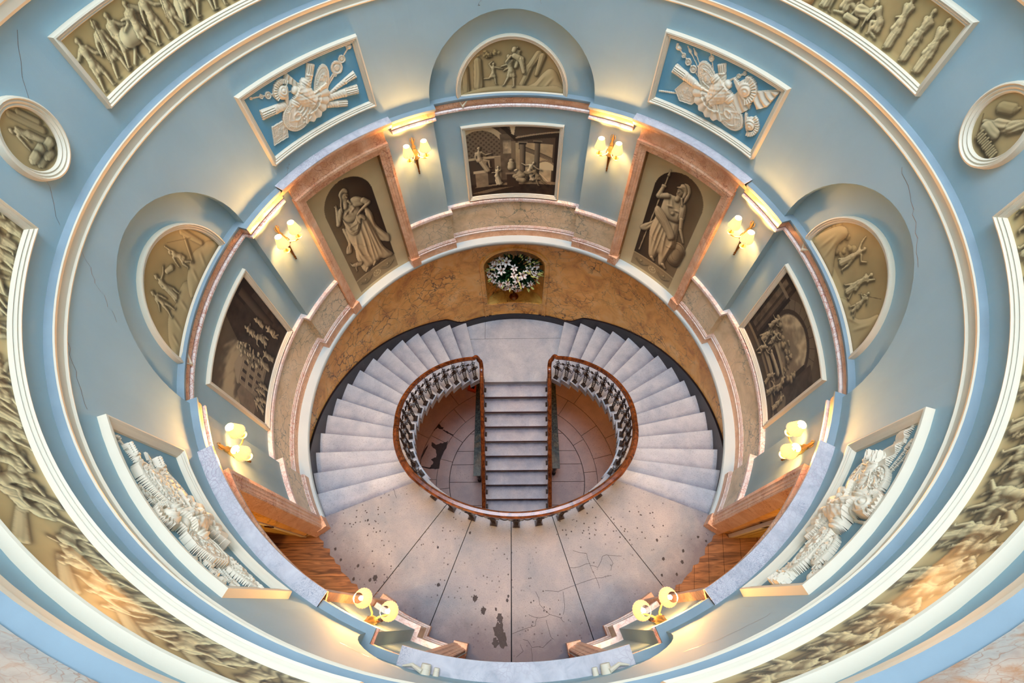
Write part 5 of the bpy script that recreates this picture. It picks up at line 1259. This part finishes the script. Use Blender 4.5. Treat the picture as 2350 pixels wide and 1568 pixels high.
def h_quiver(a,b,r0,r1):
    """from a (hidden end) to b (arrow end)"""
    def fn(U,V):
        d,t,r=seg(U,V,a,b,r0,r1); h=np.where(d<r,.012+1.0*np.sqrt(np.clip(r*r-d*d,0,None)),0)
        dx,dy=b[0]-a[0],b[1]-a[1]; L=math.hypot(dx,dy); s=((U-a[0])*-dy+(V-a[1])*dx)/L
        al=((U-a[0])*dx+(V-a[1])*dy)/L
        h+=np.where((h>0)&(t>.66),.010*np.sin(s*360)-.004,0)+np.where((h>0)&(np.abs(t-.62)<.03),.008,0)+np.where((h>0)&(np.abs(t-.25)<.02),.008,0)+np.where((h>0)&(t<.6),.003*np.sin(al*230+s*120),0)
        return np.where(al>L+.0,0,h)
    m=max(r0,r1)+.01; return fn,(min(a[0],b[0])-m,max(a[0],b[0])+m,min(a[1],b[1])-m,max(a[1],b[1])+m)
def h_pole(a,b,r=.006,kind='spear',discs=()):
    def fn(U,V):
        d,t,_=seg(U,V,a,b,r,r); h=np.where(d<r,.014,0); L=math.hypot(b[0]-a[0],b[1]-a[1]); al=t*L
        if kind=='spear':
            w=np.interp(al,[L-.075,L-.05,L],[0,.016,0]); h=np.where(d<w,.020-d*.3,h)
        for p,rr in discs:
            cx,cy=a[0]+(b[0]-a[0])*p,a[1]+(b[1]-a[1])*p; q=np.hypot(U-cx,V-cy)
            h=np.where(q<rr,.016+.008*((q>rr*.72)|(q<rr*.4)),h)
        if kind=='eagle':
            q=((U-b[0])/.03)**2+((V-b[1])/.02)**2; h=np.where(q<1,.03*np.sqrt(np.clip(1-q,0,1))+.006,h)
            q=((U-b[0]+.02)/.012)**2+((V-b[1]-.022)/.025)**2; h=np.where(q<1,.02,h)
        return h
    m=max([.035]+[rr+.005 for _,rr in discs]); return fn,(min(a[0],b[0])-m,max(a[0],b[0])+m,min(a[1],b[1])-m,max(a[1],b[1])+m)
def h_flag(pts,fold=120,ph=0):
    """draped banner: polygon with rippling folds"""
    P=np.array(pts)
    def fn(U,V):
        ins=np.zeros(U.shape,bool); n=len(P); j=n-1
        for i in range(n):
            xi,yi=P[i]; xj,yj=P[j]
            c=((yi>V)!=(yj>V))&(U<(xj-xi)*(V-yi)/((yj-yi)+1e-12)+xi); ins^=c; j=i
        r=np.hypot(U-P[0][0],V-P[0][1]); th=np.arctan2(V-P[0][1],U-P[0][0])
        return np.where(ins,.026+.011*np.sin(r*fold+th*4+ph),0)
    return fn,(P[:,0].min()-.01,P[:,0].max()+.01,P[:,1].min()-.01,P[:,1].max()+.01)
def trophy(c,z0,z1,label,items,mir=1,pm='panel'):
    f=WF(c,RP); L=W(c,z0,RP); t=thing('trophy_panel',label,'relief panel',L,0,'trophy panels')
    hw=rad(12.35)*RP; b=MB(); pz0,pz1=z0+.06,z1-.06
    frame_sweep(b,rectpath(hw,pz0,pz1),[(0,-.005),(0,.016),(.010,.03),(.016,.024),(.026,.036),(.034,.03),(.044,.044),(.056,.042),(.062,0)],f)
    b.build('frame',M['cream'],parent=t,smooth='auto',loc=L)
    b=MB(); b.grid([[f(u,z,.003) for z in lin(pz0,pz1,.3)] for u in lin(-hw,hw,.06)])
    b.build('blue_ground',M[pm],parent=t,loc=L)
    zc=(z0+z1)/2; RK[0]=.62 if pm=='panel' else .95
    for i,(nm,(fn,bd),h0,*m) in enumerate(items):
        relief(t,nm,fn,*bd,f,L,zc,mir,res=m[0] if m else .0045,h0=h0,mat='cream')
    return t
TLi=[('spear',h_pole((0,.08),(-.52,.27),.006,'none',((.98,.012),(.80,.02),(.68,.032),(.54,.036))),0),
 ('standard',h_pole((.15,-.02),(.54,.27),.006,'eagle',((.55,.06),(.74,.036))),0),
 ('quiver',h_quiver((-.1,.02),(-.50,.10),.03,.045),0),('quiver',h_quiver((.0,.05),(.14,.27),.03,.042),0),
 ('quiver',h_quiver((.12,-.08),(.50,-.13),.028,.048),0),('quiver',h_quiver((.08,-.12),(.35,-.22),.03,.034),0),
 ('horn',h_quiver((.2,-.06),(.52,.02),.012,.036),0),('trumpet',h_pole((.2,.0),(.33,.09),.007,'none',((.97,.02),)),0),
 ('banner',h_flag([(-.02,.13),(-.12,.32),(-.17,.24),(-.10,.18),(-.13,.10),(-.06,.06)],150),0),
 ('shield',h_shield((.17,.07),.075,.17,-.55,0),.004),('shield',h_poly((-.41,-.13),.12,4,.55,1.15,.85),.004),
 ('shield',h_shield((-.19,-.08),.155,.135,.3,2),.022),
 ('helmet',h_helmet((-.22,.17),1.1,1.05),.01),('drapery',h_flag([(-.14,.05),(-.02,.0),(-.06,-.22),(-.13,-.12),(-.12,-.2),(-.17,-.08)],170,1),.03),
 ('cuirass',h_torso((-.03,.03),-.95,1.0),.02)]
TRi=[('spear',h_pole((-.1,0),(-.40,.27),.005,'spear'),0),('spear',h_pole((-.08,0),(-.34,.27),.005,'spear'),0),
 ('standard',h_pole((-.1,-.02),(-.48,.23),.006,'eagle',((.48,.036),(.66,.032),(.82,.022))),0),
 ('quiver',h_quiver((-.1,-.05),(-.47,.05),.03,.048),0),('spear',h_pole((-.2,-.14),(-.55,-.22),.009,'none'),0),
 ('trumpet',h_pole((-.06,.1),(-.17,.29),.006,'none',((.8,.026),)),0),('quiver',h_quiver((.06,.06),(-.04,.25),.03,.042),0),
 ('sword',h_pole((.04,.1),(.20,.27),.009,'none',((.97,.02),(.7,.02))),0),
 ('banner',h_flag([(.57,.29),(.20,.10),(.15,-.02),(.30,-.08),(.38,.02),(.36,.12),(.44,.05),(.52,.12)],95),.006),('spear',h_pole((.2,.08),(.60,.32),.007,'none',((.97,.014),)),.0),
 ('shield',h_shield((-.12,.08),.085,.16,.75,1),.004),('shield',h_poly((-.26,-.13),.14,6,.1,1,.8),.006),
 ('shield',h_shield((.21,-.12),.185,.115,-.35,2),.01),('helmet',h_helmet((.26,.16),-.6,1.25),.02),('helmet',h_helmet((.45,-.09),-1.0,1.05),.0),
 ('cuirass',h_torso((.03,-.0),-2.05,1.05),.02)]
TLi2=[('standard',h_pole((.0,.12),(.22,.30),.006,'none',((.95,.014),(.78,.022),(.60,.030),(.42,.034))),0),
 ('quiver',h_quiver((.3,.12),(.50,.20),.022,.030),0),('spear',h_pole((.3,.06),(.54,.26),.007,'none',((.95,.014),(.7,.02))),0),
 ('spear',h_pole((.3,.0),(.50,.04),.006,'spear'),0),('horn',h_quiver((.3,-.08),(.47,-.02),.014,.036),0),
 ('spear',h_pole((-.2,.0),(-.36,.27),.005,'spear'),0),('spear',h_pole((-.2,.05),(-.44,.28),.005,'spear'),0),
 ('standard',h_pole((-.22,.08),(-.52,.22),.008,'eagle',((.5,.03),(.75,.026))),0),
 ('spear',h_pole((-.25,-.0),(-.56,.10),.006,'spear'),0),('spear',h_pole((-.25,.03),(-.58,.15),.005,'spear'),0),
 ('horn',h_quiver((-.35,-.1),(-.60,-.06),.016,.024),0),
 ('shield',h_shield((.20,-.06),.20,.105,.35,0),.006),('shield',h_shield((.17,.09),.22,.10,.55,1),.024),
 ('shield',h_shield((-.38,-.04),.20,.075,.08,2),.004),('shield',h_poly((-.25,.08),.14,8,.2,1.1,.85),.026),
 ('helmet',h_helmet((-.05,.20),.2,1.0),.012),('cuirass',h_torso((-.04,.0),1.9+3.14,1.0),.02)]
TRi2=[('quiver',h_quiver((-.2,.02),(-.44,.04),.04,.05),0),('banner',h_flag([(-.24,.08),(-.60,.24),(-.46,.05),(-.36,.02)],70),0),
 ('spear',h_pole((-.2,.1),(-.47,.26),.005,'spear'),0),('spear',h_pole((-.2,.06),(-.52,.20),.005,'spear'),0),('spear',h_pole((-.2,.12),(-.42,.30),.005,'spear'),0),
 ('horn',h_quiver((-.3,-.1),(-.50,-.08),.012,.034),0),
 ('quiver',h_quiver((.36,-.08),(.55,-.12),.028,.036),0),('quiver',h_quiver((.36,-.02),(.58,-.0),.030,.042),0),
 ('standard',h_pole((.3,.08),(.52,.24),.006,'eagle',((.6,.028),(.8,.022))),0),('spear',h_pole((.3,.1),(.46,.27),.006,'spear'),0),
 ('trumpet',h_pole((.05,.1),(.12,.28),.008,'none',((.95,.016),)),0),
 ('shield',h_shield((-.30,-.07),.13,.12,.0,3),.006),('shield',h_poly((-.22,-.0),.15,6,.4,1.25,.62),.024),('shield',h_shield((-.22,.13),.13,.07,.5,3),.004),
 ('shield',h_shield((.26,-.02),.22,.085,.12,0),.02),('shield',h_shield((.30,.11),.13,.06,.3,2),.004),
 ('helmet',h_helmet((.0,.20),1.2,1.15),.02),('cuirass',h_torso((-.01,.0),-1.75,1.05),.02)]
trophy(136.1,2.535,3.245,'cream trophy of arms with a tilted cuirass on a bright blue panel, upper left',TLi,1,'panel')
trophy(43.9,2.535,3.245,'cream trophy of arms with two plumed helmets on a bright blue panel, upper right',TRi,1,'panel')
trophy(227.1,2.60,3.30,'cream trophy of arms with long oval shields on a grey blue panel, lower left',TLi2,1,'panel2')
trophy(312.9,2.60,3.30,'cream trophy of arms with a furled banner on a grey blue panel, lower right',TRi2,1,'panel2')

# ---- wall sconces
def sconce():
    t=thing('wall_sconce','','wall light')
    # local frame: x = out of wall toward viewer, y = sideways, z up; origin on the wall at arm height
    b=MB()
    b.mat(1).lathe([(0,-.30),(.010,-.285),(.006,-.27),(.013,-.255),(.008,-.24),(.012,-.20),(.020,-.10),(.026,-.06),(.010,-.055)],(.016,0,0),10)
    b.mat(0).lathe([(0,-.07),(.022,-.06),(.030,-.04),(.028,0),(.036,.03),(.030,.07),(.018,.09),(.026,.11),(.010,.15),(.014,.19),(.006,.23),(0,.25)],(.018,0,0),12)
    for s in(-1,1):
        b.mat(1).tube([(.02,s*.012,-.07),(.03,s*.04,-.05),(.03,s*.046,0),(.03,s*.034,.04)],.0045,6)
        b.mat(0).tube([(.012,s*.01,.15),(.016,s*.03,.20),(.012,s*.018,.23)],.004,5)
    for k in range(5): b.mat(0).tube([(.046,-.03+.012*k,.02-.01*math.sin(k)),(.050,-.026+.012*k,.0)],.004,4)
    b.build('backplate',[M['brass'],M['oldbrass']],parent=t,smooth='auto')
    for s in(-1,1):
        a=MB(); a.tube([(.03,s*.01,.02),(.06,s*.03,-.01),(.09,s*.07,-.025),(.12,s*.10,-.01),(.13,s*.105,.02)],.007,8)
        a.lathe([(0,.015),(.030,.018),(.036,.028),(.030,.03),(.008,.024),(.010,.06),(.016,.065),(.013,.075),(.011,.13)],(.13,s*.105,0),14)
        ao=a.build('arm',M['brass'],parent=t,smooth='auto'); t0=t; t=ao
        q=MB(); q.lathe([(.066,.115),(.063,.118),(.036,.236),(.034,.236),(.061,.118)],(.13,s*.105,0),44,None,.02); q.build('lamp_shade',M['shade'],parent=t,smooth=False)
        q=MB(); q.lathe([(0,.13),(.012,.14),(.016,.165),(.010,.19),(0,.20)],(.13,s*.105,0),8); q.build('bulb',M['bulb'],parent=t,smooth=True); t=t0
    return t
SCN=[(116.1,'on the pier left of the far recess'),(63.9,'on the pier right of the far recess'),(156.6,'on the pier between left niche painting and left recess'),(23.0,'on the pier between right niche painting and right recess'),
 (207.6,'on the pier above left of the lower left doorway'),(331.9,'on the pier above right of the lower right doorway'),(247.4,'on the pier at the bottom left'),(292.4,'on the pier at the bottom right')]
proto=sconce()
for i,(a,wh) in enumerate(SCN):
    z=1.79; p=W(a,z,RP); lab='gilt wall light with lit shades '+wh
    o=proto if i==0 else dup(proto)
    o.location=p; o.rotation_euler=(0,0,rad(a+180)); o['label']=lab; o['group']='gilt wall lights on the piers'

# ---- volutes over the front hood
for s,nm in((-1,'left'),(1,'right')):
    v=MB(); v.tube([W(270+s*10.9,2.40,RB-.0),W(270+s*10.9,2.40,RB-.05)],[.032,.028],14); v.tube([W(270+s*9.6,2.385,RB-.0),W(270+s*9.6,2.385,RB-.04)],[.018,.016],12)
    v.tube([W(270+s*11.2,2.43,RB-.012),W(270+s*12.6,2.40,RB-.03),W(270+s*13.8,2.38,RB-.01)],[.014,.010,.004],8)
    tag(v.build('scroll_bracket',M['cream'],smooth='auto'),'cream stucco scroll lying on the %s end of the front hood'%nm,'ornament')
vx,vy,vz=-.02,2.86,NZ0
v=MB(); v.lathe([(0,0),(.085,0),(.088,.008),(.075,.02),(.045,.035),(.022,.06),(.016,.10),(.018,.16),(.03,.22),(.055,.30),(.075,.36),(.082,.40),(.078,.40),(.06,.36),(0,.34)],(0,0,0),28)
o=v.build('vase',M['vase'],smooth='auto'); o.location=(vx,vy,vz+.001); tag(o,'polished bronze trumpet vase standing on the niche shelf','vase')
fl=thing('lily_bouquet','large bouquet of white lilies with dark leaves filling the arched niche','flowers',(vx,vy,vz+.38))
rng=random.Random(5)
def lily_mesh():
    b=MB()
    for k in range(6):
        a=2*math.pi*k/6+(.1 if k%2 else 0); ca,sa=math.cos(a),math.sin(a); rows=[]
        for i in range(6):
            u=i/5; r=.012+.062*u; z=.035*math.sin(u*2.4)-.012*u*u*(1 if k%2 else 1.6); w=.017*math.sin(math.pi*min(1,u*.92+.06))**.8
            rows.append([(r*ca-w*sa*s,r*sa+w*ca*s,z+(.006 if s==0 else 0)*-1) for s in(-1,0,1)])
        b.mat(0).grid(rows)
    for k in range(5):
        a=2*math.pi*k/5; b.mat(1).tube([(0,0,.0),(.012*math.cos(a),.012*math.sin(a),.05)],.0022,4)
    return b
def bud_mesh():
    b=MB(); b.lathe([(0,0),(.008,.005),(.013,.03),(.011,.06),(.004,.08),(0,.085)],(0,0,0),7); return b
def leaf_mesh():
    b=MB(); rows=[]
    for i in range(7):
        u=i/6; w=.016*math.sin(math.pi*min(1,.05+u*.95)); rows.append([(-w,.15*u,.02*math.sin(u*3)),(0,.15*u,.02*math.sin(u*3)-.004),(w,.15*u,.02*math.sin(u*3))])
    b.grid(rows); return b
lm=lily_mesh().build('lily',[M['petal'],M['orange']],parent=fl,smooth=True); bm_=bud_mesh().build('bud',M['bud'],parent=fl,smooth=True)
ctr=Vector((.02,-.06,.50))
def place(o,first,p,d,s,tw=0):
    q=o if first else o.copy()
    if not first: COL.objects.link(q)
    q.location=p; q.rotation_mode='QUATERNION'; q.rotation_quaternion=d.to_track_quat('Z','Y') @ Matrix.Rotation(tw,3,'Z').to_quaternion(); q.scale=(s,s,s)
spots=[]
k=0
while k<27:
    th=rng.uniform(-math.pi,math.pi); ph=rng.uniform(-.8,1.15)
    d=Vector((math.cos(ph)*math.sin(th),-abs(math.cos(ph)*math.cos(th)),math.sin(ph)))
    p=ctr+Vector((d.x*.44,d.y*.26,d.z*.40))
    if any((p-s).length<.10 for s in spots): continue
    spots.append(p); place(lm,k==0,p,(d+Vector((0,-.5,.45))).normalized(),rng.uniform(.85,1.3),rng.uniform(0,1)); k+=1
spots2=[]; k=0
while k<44:
    th=rng.uniform(-math.pi,math.pi); ph=rng.uniform(-.6,1.4)
    d=Vector((math.cos(ph)*math.sin(th),-abs(math.cos(ph)*math.cos(th)),math.sin(ph)))
    p=ctr+Vector((d.x*.47,d.y*.28,d.z*.44))
    place(bm_,k==0,p,d,rng.uniform(.8,1.2)); k+=1
lv=MB(); st=MB(); base=leaf_mesh()
for i in range(900):
    th=rng.uniform(-math.pi,math.pi); ph=rng.uniform(-.9,1.4); rr=rng.uniform(.12,.88)
    d=Vector((math.cos(ph)*math.sin(th),-abs(math.cos(ph)*math.cos(th))*.9+.1,math.sin(ph)))
    p=ctr+Vector((d.x*.48*rr,d.y*.26*rr+.02,d.z*.42*rr)); q=(d+Vector((0,-.1,.1))).normalized().to_track_quat('Y','Z')@Matrix.Rotation(rng.uniform(-1,1),3,'Y').to_quaternion()
    lv.add([p+q@Vector(v) for v in base.v],base.f)
lv.build('foliage',M['leaf'],parent=fl)['kind']='stuff'
for s in spots[:20]: st.tube([(0,0,-.05),(s.x*.3,s.y*.3,.12),tuple(s)],.004,5)
st.build('stems',M['leaf'],parent=fl)

# ---- cracks in the plaster (thin dark lines of their own)
rng=random.Random(21); ck=MB()
for a0,z0,a1,z1 in((172.5,4.30,189,3.62),(190,3.45,196,3.1),(199,3.5,213,3.35),(83,3.45,84,3.28),(94,3.4,97,3.26),(146,2.45,148,2.36),(5,3.4,350,3.2),(255,3.0,251,2.9),(262,2.95,257,2.9),(287,3.1,296,3.2),(303,3.72,308,3.66),(246,4.3,240,4.28)):
    n=14; pts=[]
    da=((a1-a0+180)%360)-180
    for i in range(n+1):
        u=i/n; pts.append((a0+da*u+rng.uniform(-.35,.35),z0+(z1-z0)*u+rng.uniform(-.012,.012)))
    for p,q in zip(pts[:-1],pts[1:]):
        w=.0012; ck.add([W(p[0],p[1]-w,RP-.0012),W(q[0],q[1]-w,RP-.0012),W(q[0],q[1]+w,RP-.0012),W(p[0],p[1]+w,RP-.0012)],[[0,1,2,3]])
ck.build('crack',M['oldbrass'],parent=wall_drum)
# ------------------------------------------------------------------ light and camera
w=bpy.data.worlds.new('sky'); SC.world=w; w.use_nodes=True
bg=w.node_tree.nodes['Background']; bg.inputs[0].default_value=srgb(196,220,250); bg.inputs[1].default_value=.5
def light(kind,name,loc,energy,col,**kw):
    l=bpy.data.lights.new(name,kind); l.energy=energy; l.color=col[:3]
    for k,v in kw.items(): setattr(l,k,v)
    o=bpy.data.objects.new(name,l); COL.objects.link(o); o.location=loc; return o
light('AREA','roof_light',(0,0,13.3),880,srgb(222,232,250),shape='DISK',size=4.5)
for a,_ in SCN:
    for s in(-1,1):
        r=RP-.13; t=a+s*deg(.105/r)
        light('POINT','sconce_lamp',W(t,1.98,r),47.0,srgb(255,184,104),shadow_soft_size=.026)
light('POINT','ground_floor_lamp',(1.75,1.35,-3.0),13,srgb(255,170,80),shadow_soft_size=.08)
light('POINT','ground_floor_lamp',(-1.9,1.2,-3.2),3,srgb(255,150,70),shadow_soft_size=.08)
light('POINT','side_room_lamp',(-3.0,-2.75,1.9),60,srgb(255,196,110),shadow_soft_size=.1)
light('POINT','side_room_lamp',(3.0,-2.75,1.9),60,srgb(255,196,110),shadow_soft_size=.1)
cam=bpy.data.cameras.new('camera'); cam.sensor_width=36; cam.lens=36*1091.078/2350; cam.clip_start=.02; cam.clip_end=60
co=bpy.data.objects.new('camera',cam); COL.objects.link(co); SC.camera=co
TI,RO,YA=.50326576,-.02777821,rad(1.15)
R_=Vector((1,0,0)); U_=Vector((0,math.cos(TI),math.sin(TI))); F_=Vector((0,math.sin(TI),-math.cos(TI)))
rt_=math.cos(RO)*R_+math.sin(RO)*U_; up_=-math.sin(RO)*R_+math.cos(RO)*U_
m=Matrix((rt_,up_,-F_)).transposed(); m=Matrix.Rotation(YA,3,'Z')@m
co.matrix_world=Matrix.Translation((0.02518805,-2.36432029,5.70622685))@m.to_4x4()
SC.view_settings.view_transform='Standard'; SC.view_settings.look='None'; SC.view_settings.gamma=1; SC.view_settings.use_curve_mapping=False
SC.view_settings.exposure=0.42
SC.cycles.max_bounces=8; SC.cycles.diffuse_bounces=5
